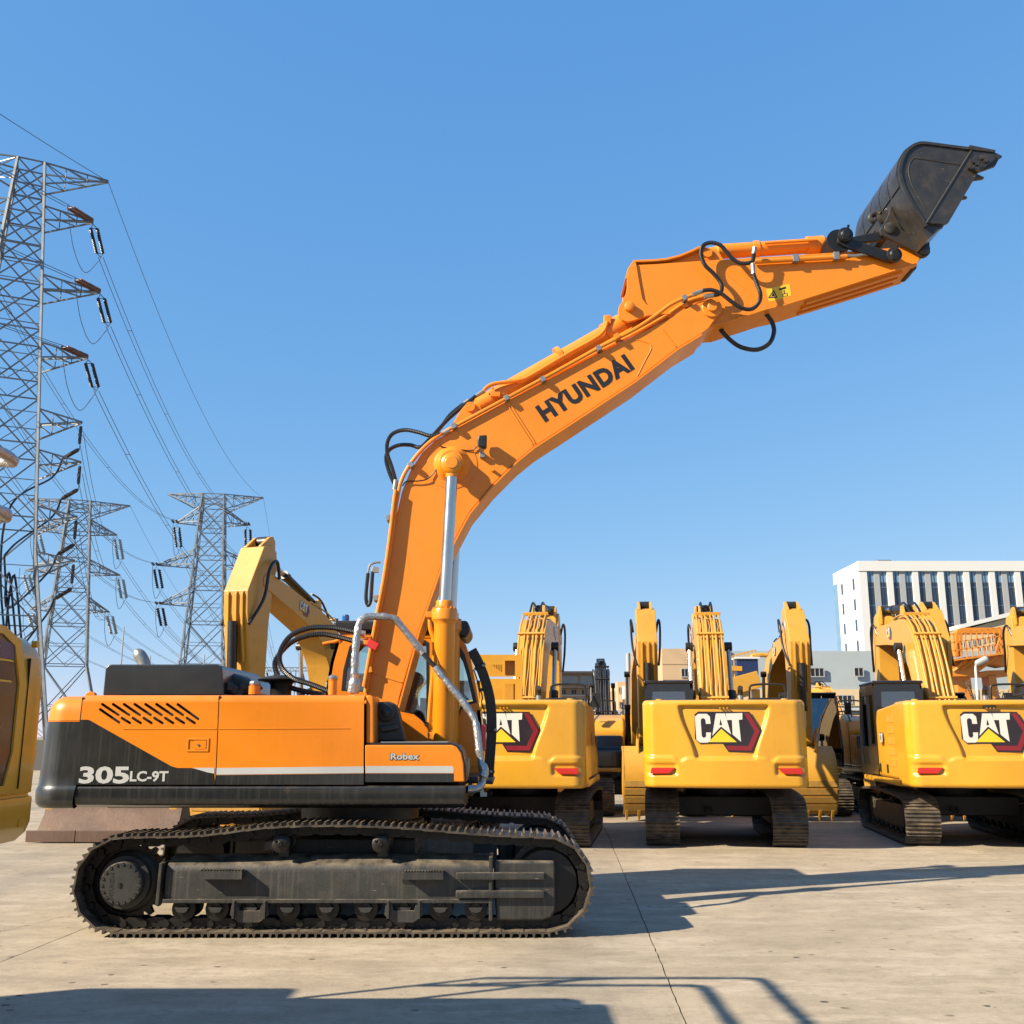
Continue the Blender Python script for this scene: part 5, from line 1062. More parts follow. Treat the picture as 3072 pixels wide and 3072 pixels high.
# the half-hidden machine carries a tall vented guard beside its boom, and a rail with mirror
def w2l(o, p): return o.matrix_basis.inverted() @ Vector(p)
def vguard():
    Y = 20.0
    for ya, yb in ((1968, 2030), (2036, 2108)):
        p = XZ([(1440, ya), (1567, ya), (1567, yb), (1440, yb)], Y)
        dy = (yb - ya)
        holes = [XZ([(1462 + i * 5.2, ya + dy * .42), (1464.4 + i * 5.2, ya + dy * .42), (1464.4 + i * 5.2, ya + dy * .9), (1462 + i * 5.2, ya + dy * .9)], Y) for i in range(9)]
        holes.append(XZ([(1515, ya + dy * .22), (1545, ya + dy * .22), (1545, ya + dy * .95), (1515, ya + dy * .95)], Y))
        mb = MB().prism(p, Y, Y + .04, holes); mb.v = [w2l(catA, v) for v in mb.v]
        g = mb.data('vented_guard', M['yellow'], smooth=0); link('vented_guard', g, catA)
        mb = MB().bb(p[0][0] + .02, p[1][0] - .02, Y + .35, Y + .40, p[2][1] + .02, p[0][1] - .02); mb.v = [w2l(catA, v) for v in mb.v]; link('guard_core', mb.data('guard_core', M['yellow2'], smooth=0), catA)
    mb = MB().bb(XZ([(1440, 2000)], Y)[0][0], XZ([(1567, 2000)], Y)[0][0], Y + .001, Y + .5, at(1500, 1968, Y).z + .001, at(1500, 1964, Y).z); mb.v = [w2l(catA, v) for v in mb.v]; link('guard_top', mb.data('guard_top', M['yellow'], smooth=0), catA)
vguard()

def extra(o, name, mb, m, **k):
    link(name, mb.data(name, M[m], **k), o)
extra(catC, 'slot_shade_block', MB().bb(-2.90, -2.80, -.10, .10, 2.37, 2.42), 'ink', bevel=.01)  # solid black block painting in the shade of an opening
for o in (catA, catB, catC):
    for y in (-1.22, 1.22): extra(o, 'lifting_boss', MB().lathe([(.06, 0), (.06, .03), (.045, .04), (.0001, .04)], (-2.3, y * .9, 2.515), (0, 0, 1), 14), 'yellow')
    extra(o, 'tow_eye', MB().tube(spline([(-1.0, .3, .62), (-1.06, .3, .55), (-1.06, .2, .52), (-1.0, .2, .6)], 4), .025, 6), 'under')

# ------------------------------------------------------------------ machine at the left edge: tail, dark rear grille, foil-wrapped rails
M['cabblack2'] = mat('dark_glazed_panel', (.010, .010, .012), .3, coat=.3, var=.4, nscale=3, streak=.2, streak_col=(.05, .035, .02))
JX, JY = -5.2, 5.25
J = tag(empty('parked_excavator', (JX, JY, 0)), 'dark yellow excavator tail cut off by the left edge, nearest the camera', 'excavator')
xr = -2.91
pl = plan_tail(0, 3.6, 3.95, 6.60, .20, .02, 8, 20)
pl = [(xr - x, y, -nx, ny) for x, y, nx, ny in pl]              # tail to the right
rows = loft(pl, [(1.30, .30), (1.27, .16), (1.29, .07), (1.34, .02), (1.40, .0), (1.53, .0), (1.545, .004), (1.55, .022), (1.565, .024), (1.57, .008), (1.8, .004), (2.2, .004), (2.36, .02), (2.44, .06), (2.495, .13), (2.52, .24)])
mb = MB().grid(rows); mb.add(rows[-1], [tuple(range(len(pl)))]); mb.add(rows[0], [tuple(range(len(pl)))]); jc = mb.build('counterweight', M['yellow'], J, smooth=32)
MB().prism([(4.2, 1.58), (6.10, 1.58), (6.17, 1.8), (6.17, 2.22), (6.06, 2.45), (5.86, 2.515), (4.2, 2.515)], xr - .03, xr + .022, [[(4.26, 1.625), (6.03, 1.625), (6.095, 1.81), (6.095, 2.2), (5.995, 2.415), (5.84, 2.47), (4.26, 2.47)]], ax='x').build('grille_frame', M['yellow'], J, smooth=30)
for z in (1.30, 2.35): MB().cyl((xr - .02, 6.3, z + .1), (xr + .012, 6.3, z + .1), .022, 8).build('tail_bolt', M['yellow'], J)
MB().bb(xr - .02, xr + .006, 6.24, 6.245, 1.6, 2.36).build('panel_seam', M['ink'], J)
MB().prism([(4.25, 1.62), (6.04, 1.62), (6.10, 1.8), (6.10, 2.2), (6.0, 2.42), (5.84, 2.48), (4.25, 2.48)], xr - .05, xr + .012, ax='x').build('rear_grille', M['cabblack2'], J, bevel=.012)
for k, (z0, z1, m) in enumerate(((2.335, 2.43, 'blue2'), (2.22, 2.32, 'logo_dark'), (2.205, 2.215, 'ywarn'), (2.322, 2.332, 'ywarn'))):
    M.setdefault('blue2', mat('navy_stripe', (.012, .022, .075), .3, var=.1))
    MB().prism([(4.3, z0), (6.02, z0), (5.99, z1), (4.3, z1)], xr + .0125, xr + .016, ax='x').build('rear_stripe', M[m], J, smooth=0)
MB().bb(-8.2, -3.5, 4.05, 6.5, 1.3, 2.44).build('housing', M['yellow'], J, bevel=.05)
MB().bb(-7.6, -3.6, 4.2, 6.4, .45, 1.3).build('lower_frame', M['under'], J, bevel=.05)
for y in (4.2, 6.2): MB().prism([(-7.9, .03), (-3.9, .03), (-3.55, .25), (-3.55, .6), (-3.9, .85), (-7.9, .85)], y - .3, y + .3).build('crawler_track', M['steel'], J, bevel=.1, seg=3)
rn = random.Random(9)
def jrail(pts, r_=.035):
    p = resample(spline(pts, 8), .04); MB().tube(p, [r_ + rn.uniform(-.006, .008) for _ in p], 10).build('foil_rail', M['foil'], J)
for z in (3.62, 3.26):
    jrail([(-5.4, 6.38, z), (-5, 6.38, z), (-3.5, 6.38, z), (-3.24, 6.36, z), (-3.17, 6.25, z), (-3.17, 5.6, z), (-3.17, 4.2, z)])
for x, y in ((-5.4, 6.38), (-4.5, 6.38), (-3.17, 4.2)): MB().cyl((x, y, 2.4), (x, y, 3.62), .03, 10).build('rail_post', M['black'], J)
MB().bar((-5.2, 6.38, 3.26), (-4.3, 6.38, 3.6), .04).build('rail_brace', M['black'], J)
MB().prism([(-6.2, 2.42), (-3.25, 2.42), (-3.2, 2.7), (-3.5, 2.95), (-6.2, 2.95)], 4.2, 6.05).build('engine_hood', M['yellow'], J, bevel=.06, seg=3)  # unseen hood block, added to carry the tail's cast shadow further right
MB().bb(-8.0, -6.3, 4.5, 6.3, 2.4, 3.3).build('cab', M['cabblack'], J, bevel=.08)

# ------------------------------------------------------------------ bulldozer whose rusty blade shows under the tail
GX, GY = -7.45, 21.2
G = tag(empty('bulldozer', (GX, GY, 0)), 'bulldozer with broad rusty blade standing behind the orange excavator tail', 'bulldozer')
bl = [(19.55, .05), (19.62, .25), (19.78, .5), (19.86, .8), (19.80, 1.1), (19.62, 1.32)]
xl, xr_ = at(92, 2500, 19.6).x, at(530, 2500, 19.6).x
rows = [[(xl + (.14 if z > .3 else .14 * z / .3), y, z), (xr_, y, z), (xr_, y + .06, z), (xl + (.14 if z > .3 else .14 * z / .3), y + .06, z), (xl + (.14 if z > .3 else .14 * z / .3), y, z)] for y, z in bl]
mb = MB().grid(rows); mb.add(rows[0][:4], [(0,1,2,3)]); mb.add(rows[-1][:4], [(0,1,2,3)]); mb.build('blade', M['rust'], G, bevel=0, smooth=60)
for i in range(3):
    a = xl - .05 + (xr_ - xl + .05) * i / 3; MB().bb(a + .006, a + (xr_ - xl + .05) / 3 - .006, 19.50, 19.56, .02, .22).build('cutting_edge', M['rust'], G, bevel=.008)
for s in (-1, 1): MB().bar((GX + s * 1.15, 19.8, .55), (GX + s * 1.15, 22, .55), .16, .22).build('push_arm', M['yellow2'], G, bevel=.02); MB().prism([(20.2, .05), (23.2, .05), (23.6, .3), (23.5, .85), (21.5, 1.0), (20.0, .8), (19.95, .3)], GX + s * .95 - .28, GX + s * .95 + .28, ax='x').build('crawler_track', M['steel'], G, bevel=.08, seg=3)
MB().bb(GX - .6, GX + .6, 20.2, 22.0, .8, 1.9).build('engine_hood', M['yellow'], G, bevel=.08, seg=3)
MB().bb(GX - .75, GX + .75, 21.8, 23.3, .9, 1.6).build('body', M['yellow'], G, bevel=.05)
MB().bb(GX - .7, GX + .7, 21.9, 23.1, 1.6, 2.75).build('cab', M['cabblack'], G, bevel=.08, seg=3)
for s in (-.3, .3): MB().cyl((GX + s, 19.9, 1.0), (GX + s, 20.9, 1.9), .06, 12).build('lift_cylinder', M['black'], G)
mb = MB().bb(xr_ + .02, xr_ + .12, 19.6, 19.8, .75, 1.15).build('blade_hinge', M['rust'], G, bevel=.02)
# ------------------------------------------------------------------ buildings behind the yard
M['wht'] = mat('white_facade', (.52, .52, .50), .6, var=.04, nscale=.3)
M['wgrey'] = mat('grey_louvre', (0.2772, 0.2849, 0.2849), .5, var=.1, nscale=2, stretch=(.1, .1, 3))
M['wglass'] = mat('office_glass', (0.0231, 0.0323, 0.0577), .08, var=.3, nscale=.4, spec=.8)
M['skyglass'] = mat('pale_office_glass', (0.1232, 0.2079, 0.3080), .06, var=.3, nscale=.6, spec=1.)
M['beige'] = mat('beige_tiles', (0.4235, 0.2926, 0.1694), .7, var=.08, nscale=.5)
M['bluewall'] = mat('pale_blue_grey_render', (0.2772, 0.3157, 0.3311), .75, var=.12, nscale=.35)
M['cream'] = mat('cream_render', (0.4774, 0.3619, 0.2079), .7, var=.06, nscale=.4)
M['tan'] = mat('tan_stone', (0.3234, 0.2156, 0.1386), .7, var=.1)
M['eave'] = mat('dark_brown_eave', (0.0347, 0.0246, 0.0216), .6, var=.2)
M['drk'] = mat('dark_opening', (0.0139, 0.0154, 0.0169), .3, var=.4, nscale=1)
M['drk2'] = mat('stained_wall', (0.0770, 0.0732, 0.0655), .8, var=.3, nscale=.6)
M['roofw'] = mat('pale_sheet_roof', (0.3850, 0.3850, 0.3850), .5, var=.1)
M['crane'] = mat('orange_crane_paint', (0.4774, 0.1694, 0.0154), .5, var=.08)
def wall_box(b, x0, x1, y0, y1, z1, m, name='wall', z0=0): return MB().bb(x0, x1, y0, y1, z0, z1).build(name, M[m], b, smooth=0)
def win(b, px0, py0, px1, py1, Y, m='drk', n=1, frame='wgrey', name='window'):
    """a recessed-looking window: frame proud of the wall, panes inside it"""
    a, c = at(px0, py0, Y), at(px1, py1, Y); x0, x1, z1, z0 = a.x, c.x, a.z, c.z; t = max(.04, (z1 - z0) * .025); w_ = MB()
    holes = []
    for i in range(n):
        u0, u1 = x0 + (x1 - x0) * i / n, x0 + (x1 - x0) * (i + 1) / n
        holes.append([(u0 + t / 2, z0 + t), (u1 - t / 2, z0 + t), (u1 - t / 2, z1 - t), (u0 + t / 2, z1 - t)])
    f = MB().prism([(x0 - t, z0 - t), (x1 + t, z0 - t), (x1 + t, z1 + t), (x0 - t, z1 + t)], Y - .10, Y + .02, holes).build(name, M[frame], b, smooth=0)
    for h in holes: MB().prism(h, Y - .03, Y - .01).build('pane', M[m], f, smooth=0)
    return f
# office tower
oY = 200.; zt = at(2575, 1683, oY).z; ox = at(2575, 1683, oY).x
OT = tag(empty('office_tower', (ox, oY, 0)), 'tall white office tower with rows of narrow dark window strips', 'building')
wall_box(OT, ox, ox + 62, oY + .6, oY + 16.5, zt, 'wht')
wall_box(OT, ox - .15, ox + 62, oY - .15, oY + .6, zt, 'wht', 'parapet', zt - 2.0)
x = ox + 1.55; i = 0
MB().bb(ox, ox + 1.5, oY, oY + .62, 0, zt - 2.0).build('pilaster', M['wht'], OT, smooth=0)
while x < ox + 58:
    for kind, wd in (('s', 1.35), ('g', 1.1), ('s', 1.35), ('p', 1.15)):
        if kind == 's':
            st = MB().bb(x, x + wd, oY + .45, oY + .62, 0, zt - 4.25).build('window_strip', M['wglass'], OT, smooth=0)
            MB().bb(x, x + wd, oY + .45, oY + .62, zt - 4.2, zt - 2.0).build('top_window', M['skyglass'], st, smooth=0)
            MB().bb(x + wd / 2 - .05, x + wd / 2 + .05, oY + .35, oY + .44, 0, zt - 2.0).build('mullion', M['wglass'], st, smooth=0)
            for k in range(8): z = zt - 5.15 - k * 3.6; MB().bb(x, x + wd, oY + .38, oY + .44, z - .04, z + .04).build('transom', M['skyglass'], st, smooth=0)
        elif kind == 'g': MB().bb(x, x + wd, oY + .25, oY + .62, 0, zt - 2.0).build('louvre_panel', M['wgrey'], OT, smooth=0)
        else: MB().bb(x, x + wd, oY, oY + .62, 0, zt - 2.0).build('pilaster', M['wht'], OT, smooth=0)
        x += wd + .02
for k in range(6):
    for y in (oY + 3.2, oY + 10.5):
        z = zt - 5.2 - k * 4.1; MB().bb(ox - .06, ox + .1, y, y + 1.0, z, z + 2.2).build('window', M['wglass'], OT, smooth=0)
MB().bb(ox - .08, ox + .1, oY + 14.0, oY + 16.4, 0, zt - 2.5).build('corner_window', M['skyglass'], OT, smooth=0)
for k in range(5):
    p = at(2634 + k * 7, 1683, oY + 8); MB().lathe([(.9, 0), (.9, 1.3), (.7, 1.5), (.0001, 1.6)], (p.x, oY + 8, zt), (0, 0, 1), 12).build('roof_tank', M['zinc'], OT)
# long factory: beige part and pale blue-grey part
fY = 90.
def facY(px, py): return at(px, py, fY)
FA = tag(empty('beige_factory', (facY(2080, 2100).x, fY, 0)), 'flat-roofed beige tiled factory building between the excavator booms', 'building')
a = facY(1985, 1946); b = facY(2183, 1946); wall_box(FA, a.x, b.x, fY, fY + 25, a.z, 'beige')
for k in range(1, 7): z = a.z * k / 7; MB().bb(a.x, b.x, fY - .03, fY + .01, z - .03, z + .03).build('tile_joint', M['tan'], FA, smooth=0)
win(FA, 2044, 2006, 2084, 2031, fY, n=4); win(FA, 2040, 2085, 2090, 2112, fY, n=4)
FB = tag(empty('grey_factory', (facY(2400, 2100).x, fY, 0)), 'long pale blue-grey factory building with bands of dark windows', 'building')
a = facY(2184, 1952); b = facY(3300, 1952); wall_box(FB, a.x + .05, b.x, fY + .3, fY + 25, a.z, 'bluewall')
MB().bb(a.x + .05, b.x, fY + .1, fY + .3, facY(2400, 2118).z, facY(2400, 2068).z).build('cream_band', M['cream'], FB, smooth=0)
for x0, x1, y0, y1, n in ((2404, 2472, 2004, 2030, 5), (2562, 2590, 2003, 2029, 2), (2410, 2480, 2085, 2110, 5), (2300, 2360, 2004, 2030, 4), (2500, 2556, 2086, 2110, 4)): win(FB, x0, y0, x1, y1, fY + .1, n=n)
MB().bb(a.x + .1, b.x, fY - .9, fY + .08, facY(2400, 2126).z - .15, facY(2400, 2124).z).build('canopy', M['roofw'], FB, smooth=0)
for k in range(40):
    x = facY(2404, 2140).x + k * .28; MB().bb(x - .02, x + .02, fY - .5, fY - .45, facY(2400, 2152).z, facY(2400, 2128).z).build('railing_bar', M['skyglass'], FB, smooth=0)
# cream building at the right
cY = 120.
FC = tag(empty('cream_building', (at(2960, 2100, cY).x, cY, 0)), 'cream hall with sloping roof line and a row of small windows', 'building')
p = [at(2830, 1898, cY), at(2905, 1886, cY), at(3085, 1836, cY), at(3400, 1790, cY)]
MB().prism([(p[0].x, 0)] + [(q.x, q.z) for q in p] + [(p[3].x, 0)], cY, cY + 20).build('wall', M['cream'], FC, smooth=0)
MB().prism([(p[1].x - 1, p[1].z), (p[2].x, p[2].z), (p[3].x, p[3].z), (p[3].x, p[3].z + .5), (p[2].x, p[2].z + .5), (p[1].x - 1, p[1].z + .45)], cY - .4, cY + 20.4).build('roof_edge', M['wht'], FC, smooth=0)
for k in range(11):
    px = 2862 + k * 14; py = 1934 - k * 3.4
    win(FC, px, py, px + 6, py + 15, cY, n=1)
    if k > 4: win(FC, px, py + 26, px + 6, py + 43, cY, n=1)
# brown hotel-like block in the gap
hY = 150.; q = lambda x, y: (1620 + x / 3.332, 1900 + y / 3.332)
HB = tag(empty('tan_apartment_block', (at(1720, 2100, hY).x, hY, 0)), 'tan four-storey block with dark overhanging eaves seen through the gap', 'building')
a, b = at(*q(-60, 400), hY), at(*q(590, 400), hY); wall_box(HB, a.x, b.x, hY, hY + 18, a.z, 'tan')
for y0, y1, x0, x1 in ((378, 402, -90, 622), (515, 548, -80, 624)):
    c, d = at(*q(x0, y0), hY - 1.2), at(*q(x1, y1), hY - 1.2); mb = MB(); m_ = (d.x - c.x)
    mb.prism([(c.x, c.z - (c.z - d.z) * .5), (c.x, c.z), (d.x, c.z), (d.x, c.z - (c.z - d.z) * .5), (d.x - 1.2, d.z), (c.x + 1.2, d.z)], hY - 1.2, hY - .02); mb.build('eave', M['eave'], HB, smooth=0)
for x0, x1 in ((-40, 66), (85, 180), (196, 376), (402, 576)): win(HB, *q(x0, 424), *q(x1, 508), hY, 'wgrey', 5)
for r_ in ((562, 612), (650, 696), (742, 786), (830, 870)):
    for x0 in (0, 102, 206, 312, 416, 520): win(HB, *q(x0, r_[0]), *q(x0 + 54, r_[1]), hY, 'drk', 2)
    MB().bb(at(*q(-40, r_[1] + 8), hY).x, b.x, hY - .25, hY - .02, at(*q(0, r_[1] + 14), hY).z, at(*q(0, r_[1] + 8), hY).z).build('ledge', M['wht'], HB, smooth=0)
tY = 320.; c = at(1652, 1996, tY)
TW = tag(empty('distant_tower', (c.x, tY, 0)), 'pale distant tower block peeping over the brown eave', 'building')
wall_box(TW, c.x - 1.5, c.x + 2, tY, tY + 10, c.z, 'bluewall'); 
for k in range(3): MB().bb(c.x - 1.2, c.x + 1.7, tY - .1, tY + .02, c.z - 3 - k * 3, c.z - 1.6 - k * 3).build('window', M['skyglass'], TW, smooth=0)
sY = 110.
SB = tag(empty('cream_houses', (at(1860, 2100, sY).x, sY, 0)), 'stepped cream and white building right of the black boom', 'building')
a = at(1836, 2072, sY); b = at(1862, 2045, sY); d = at(1900, 2060, sY)
wall_box(SB, a.x, b.x - .02, sY + 2, sY + 12, a.z, 'beige'); wall_box(SB, at(1853, 2045, sY).x, at(1880, 2045, sY).x, sY, sY + 10, b.z, 'beige', 'stair_tower'); wall_box(SB, at(1866, 2060, sY).x, d.x + 6, sY - 1.5, sY - .02, d.z, 'wht', 'front_block')
for x0, y0, x1, y1 in ((1856, 2062, 1860, 2078), (1858, 2105, 1862, 2122), (1868, 2098, 1872, 2116), (1876, 2095, 1880, 2112)): win(SB, x0, y0, x1, y1, sY - (1.5 if x0 > 1864 else 0), n=1, frame='tan')
# open shed with pale roof
kY = 62.; SH = tag(empty('open_shed', (at(1830, 2150, kY).x, kY, 0)), 'low open shed with pale flat roof and dark inside', 'shed')
a, b = at(1560, 2130, kY), at(1985, 2143, kY)
MB().bb(a.x, b.x, kY, kY + 12, b.z, a.z).build('roof', M['roofw'], SH, smooth=0); MB().bb(a.x, b.x, kY + 8, kY + 8.2, 0, b.z).build('back_wall', M['drk'], SH, smooth=0)
for k in range(8): x = a.x + .1 + (b.x - a.x - .2) * k / 7; MB().bb(x - .08, x + .08, kY + .1, kY + .26, 0, b.z).build('post', M['wgrey'], SH, smooth=0)
# perimeter wall and green mesh fence
MB_ = MB().bb(-60, 60, 60.5, 60.7, 0, 1.7)
tag(MB_.build('perimeter_wall', M['drk2'], smooth=0), 'low dark wall closing off the yard at the back', 'wall')

# ------------------------------------------------------------------ orange gantry, lamp, yellow walkway
gY = 50.; g_ = lambda x, y: (2780 + x / 5.366, 1780 + y / 5.366)
GC = tag(empty('gantry_crane', (at(2940, 2100, gY).x, gY, 0)), 'orange crane frame with railed walkway behind the rightmost excavators', 'crane')
fr = XZ([g_(*p) for p in ((470, 1010), (470, 650), (500, 580), (570, 552), (1190, 552), (1250, 580), (1270, 640), (1270, 1010))], gY); inn = XZ([g_(*p) for p in ((580, 1010), (580, 652), (1170, 645), (1180, 660), (1180, 1010))], gY)
MB().prism(fr + inn[::-1], gY, gY + .5).build('portal_frame', M['crane'], GC, bevel=.03)
MB().prism(XZ([g_(*p) for p in ((370, 1090), (640, 1020), (1320, 960), (1320, 1180), (1050, 1120), (820, 1290), (760, 1330), (370, 1340))], gY), gY + .1, gY + 1.4).build('girder', M['crane'], GC, bevel=.03)
MB().prism(XZ([g_(*p) for p in ((820, 1290), (1080, 1230), (1400, 1220), (1400, 1330), (820, 1330))], gY), gY + .6, gY + 1.6).build('lower_beam', M['crane'], GC, bevel=.03)
for x0, x1, x2, x3 in ((550, 780, 790, 600), (1070, 1200, 1330, 1230)):
    p = XZ([g_(x0, 1320), g_(x1, 1320)], gY); MB().prism([(p[0][0], p[0][1]), (p[1][0], p[1][1]), (p[1][0] + .15, 0), (p[0][0] + .1, 0)], gY + .5, gY + 1.3).build('leg', M['crane'], GC, bevel=.03)
p0, p1 = at(*g_(380, 1085), gY - .3), at(*g_(1300, 960), gY - .3)
MB().bar(p0, p1, .8, .08).build('walkway', M['crane'], GC)
for k in range(11):
    p = p0.lerp(p1, k / 10); MB().bar(p, p + Vector((0, 0, 1.25)), .05).build('rail_post', M['crane'], GC)
for h_ in (.45, .85, 1.25): MB().bar(p0 + Vector((0, 0, h_)), p1 + Vector((0, 0, h_)), .05).build('rail_bar', M['crane'], GC)
for k in range(5): p = p0.lerp(p1, (k + 2.2) / 8); MB().bar(p + Vector((0, -.05, -.1)), p + Vector((-.5, .4, -.55)), .12).build('bracket', M['crane'], GC)
lY = 40.; l0 = at(*g_(800, 1790), lY); l1 = at(*g_(785, 1180), lY)
LP = tag(empty('yard_lamp', (l0.x, lY, 0)), 'white curved lamp post in front of the orange crane', 'street lamp')
MB().tube([(l0.x, lY, 0), (l1.x, lY, l1.z)], [.07, .045], 10).build('post', M['wht'], LP)
arm = [at(*g_(*p), lY) for p in ((785, 1180), (800, 1150), (830, 1130), (860, 1110))]; MB().tube(spline(arm, 4), .035, 8).build('arm', M['wht'], LP)
c = at(*g_(885, 1090), lY); MB().lathe([(.06, -.28), (.12, -.2), (.13, .2), (.06, .28)], c, (.9, 0, .4), 12).build('lamp_head', M['wgrey'], LP)
wY = 44.; z3 = lambda x, y: (1750 + x / 2.034, 1650 + y / 2.034)
WK = tag(empty('yellow_walkway', (at(2230, 2080, wY).x, wY, 0)), 'yellow railed service platform with small blue cabinet behind the middle boom', 'platform')
p0, p1 = at(*z3(880, 840), wY), at(*z3(1060, 790), wY); MB().bar(p0, p1, 1.0, .7).build('deck', M['yellow2'], WK, bevel=.03)
MB().bar(at(*z3(880, 900), wY), at(*z3(1000, 870), wY), .6, .3).build('lower_beam', M['yellow2'], WK)
for k in range(9): p = p0.lerp(p1, k / 8) + Vector((0, 0, .35)); MB().bar(p, p + Vector((0, 0, .9)), .04).build('rail_post', M['yellow2'], WK)
for h_ in (.6, 1.25): MB().bar(p0 + Vector((0, 0, h_)), p1 + Vector((0, 0, h_)), .05).build('rail_bar', M['yellow2'], WK)
ar = [at(*z3(*p), wY) for p in ((1032, 760), (1032, 660), (1042, 645), (1125, 645), (1130, 700))]; MB().tube(spline(ar, 4), .10, 8).build('hoop', M['yellow2'], WK)
c = at(*z3(1000, 720), wY); MB().box((c.x, wY + .2, c.z), (.9, .6, .75)).build('cabinet', M['blue2'], WK, bevel=.02)
MB().box((c.x, wY + .2, c.z + .42), (1.05, .75, .08)).build('cabinet_roof', M['wht'], WK)
MB().bar(at(*z3(880, 720), wY), at(*z3(965, 725), wY), .25, .2).build('boom_arm', M['yellow2'], WK)
for x in (900, 1050): p = at(*z3(x, 850), wY); MB().bar((p.x, wY, p.z), (p.x, wY, 0), .3).build('leg', M['yellow2'], WK)
vY = 34.; c = at(1884, 1960, vY)
EX = tag(empty('vent_stack', (c.x, vY, 0)), 'slim grey pole left of the tall yellow stick', 'pole')
MB().cyl((c.x, vY, 0), (c.x, vY, c.z), .075, 12).build('shaft', M['wgrey'], EX)
for k in range(3): MB().tube(spline([(c.x + .05, vY, c.z - .4 - k * .2), (c.x + .25, vY, c.z - .35 - k * .2), (c.x + .3, vY, c.z - .5 - k * .2)], 4), .012, 6).build('step_loop', M['black'], EX)

# ------------------------------------------------------------------ thin shrubs and young trees
M['leaf'] = mat('dry_green_leaf', (0.0501, 0.0577, 0.0193), .6, var=.5, nscale=1.2)
M['leafr'] = mat('russet_leaf', (0.1078, 0.0462, 0.0193), .6, var=.4, nscale=1.2)
M['bark'] = mat('grey_bark', (0.0693, 0.0539, 0.0385), .8, var=.3)
def shrub(name, base, h, rad, n, leaf, label, cat, seed, ls=.06, group=None):
    rn = random.Random(seed); o = tag(empty(name, base), label, cat, group); base = Vector(base)
    tb = MB(); lf = MB(); tb.tube([base, base + Vector((rn.uniform(-.05, .05), 0, h * .45)), base + Vector((rn.uniform(-.1, .1), 0, h * .8))], [h * .022, h * .015, h * .006], 6)
    for k in range(n):
        z = h * rn.uniform(.12, .8); a = rn.uniform(0, 6.28); st = base + Vector((0, 0, z * .8)); L_ = rad * rn.uniform(.35, 1.) * (1 - .35 * z / h)
        e = st + Vector((math.cos(a) * L_, math.sin(a) * L_, h * rn.uniform(.12, .3))); md = st.lerp(e, .5) + Vector((rn.uniform(-.06, .06), rn.uniform(-.06, .06), .04)); tb.tube([st, md, e], [h * .008, h * .006, h * .003], 4)
        for q in range(16):
            c = st.lerp(e, rn.uniform(.3, 1.05)) + Vector((rn.gauss(0, .1), rn.gauss(0, .1), rn.gauss(0, .1))) * rad * .8; u = Vector((rn.gauss(0, 1), rn.gauss(0, 1), rn.gauss(0, 1))).normalized(); v = u.orthogonal().normalized(); s_ = ls * rn.uniform(.6, 1.4)
            lf.add([c - u * s_, c + v * s_ * .45, c + u * s_, c - v * s_ * .45], [(0, 1, 2, 3)])
    tb.build('trunk', M['bark'], o); lf.build('crown', M[leaf], o, smooth=0)
for i, (px, Y, h, rad, n, leaf, lab) in enumerate(((2492, 33, 2.3, .75, 40, 'leaf', 'leggy green shrub left of the black cab'), (2946, 37, 4.4, .8, 26, 'leafr', 'sparse young tree left of the white lamp post'), (3000, 37, 4.0, .8, 24, 'leafr', 'thin russet sapling right of the white lamp post'), (2908, 36, 3.6, .7, 24, 'leafr', 'russet sapling in front of the crane leg'), (2215, 38, 3.2, .8, 44, 'leaf', 'pale dusty shrub under the yellow platform'))):
    p = at(px, 2200, Y); shrub('young_tree' if h > 3.4 else 'shrub', (p.x, Y, 0), h, rad, n, leaf, lab, 'tree' if h > 3.4 else 'shrub', 20 + i)
for i, px in enumerate((1785, 1812, 1843, 1868, 1897)):
    p = at(px, 2200, 56 + i); shrub('hedge_bush', (p.x, 56 + i, 0), 2.6 + .3 * (i % 2), 1.0, 26, 'leafr', ('first russet bush from the left before the dark shed', 'second russet bush from the left before the dark shed', 'middle one of five russet bushes before the dark shed', 'fourth russet bush from the left before the dark shed', 'rightmost russet bush before the dark shed')[i], 'bush', 40 + i, .09, 'russet bushes before the shed')
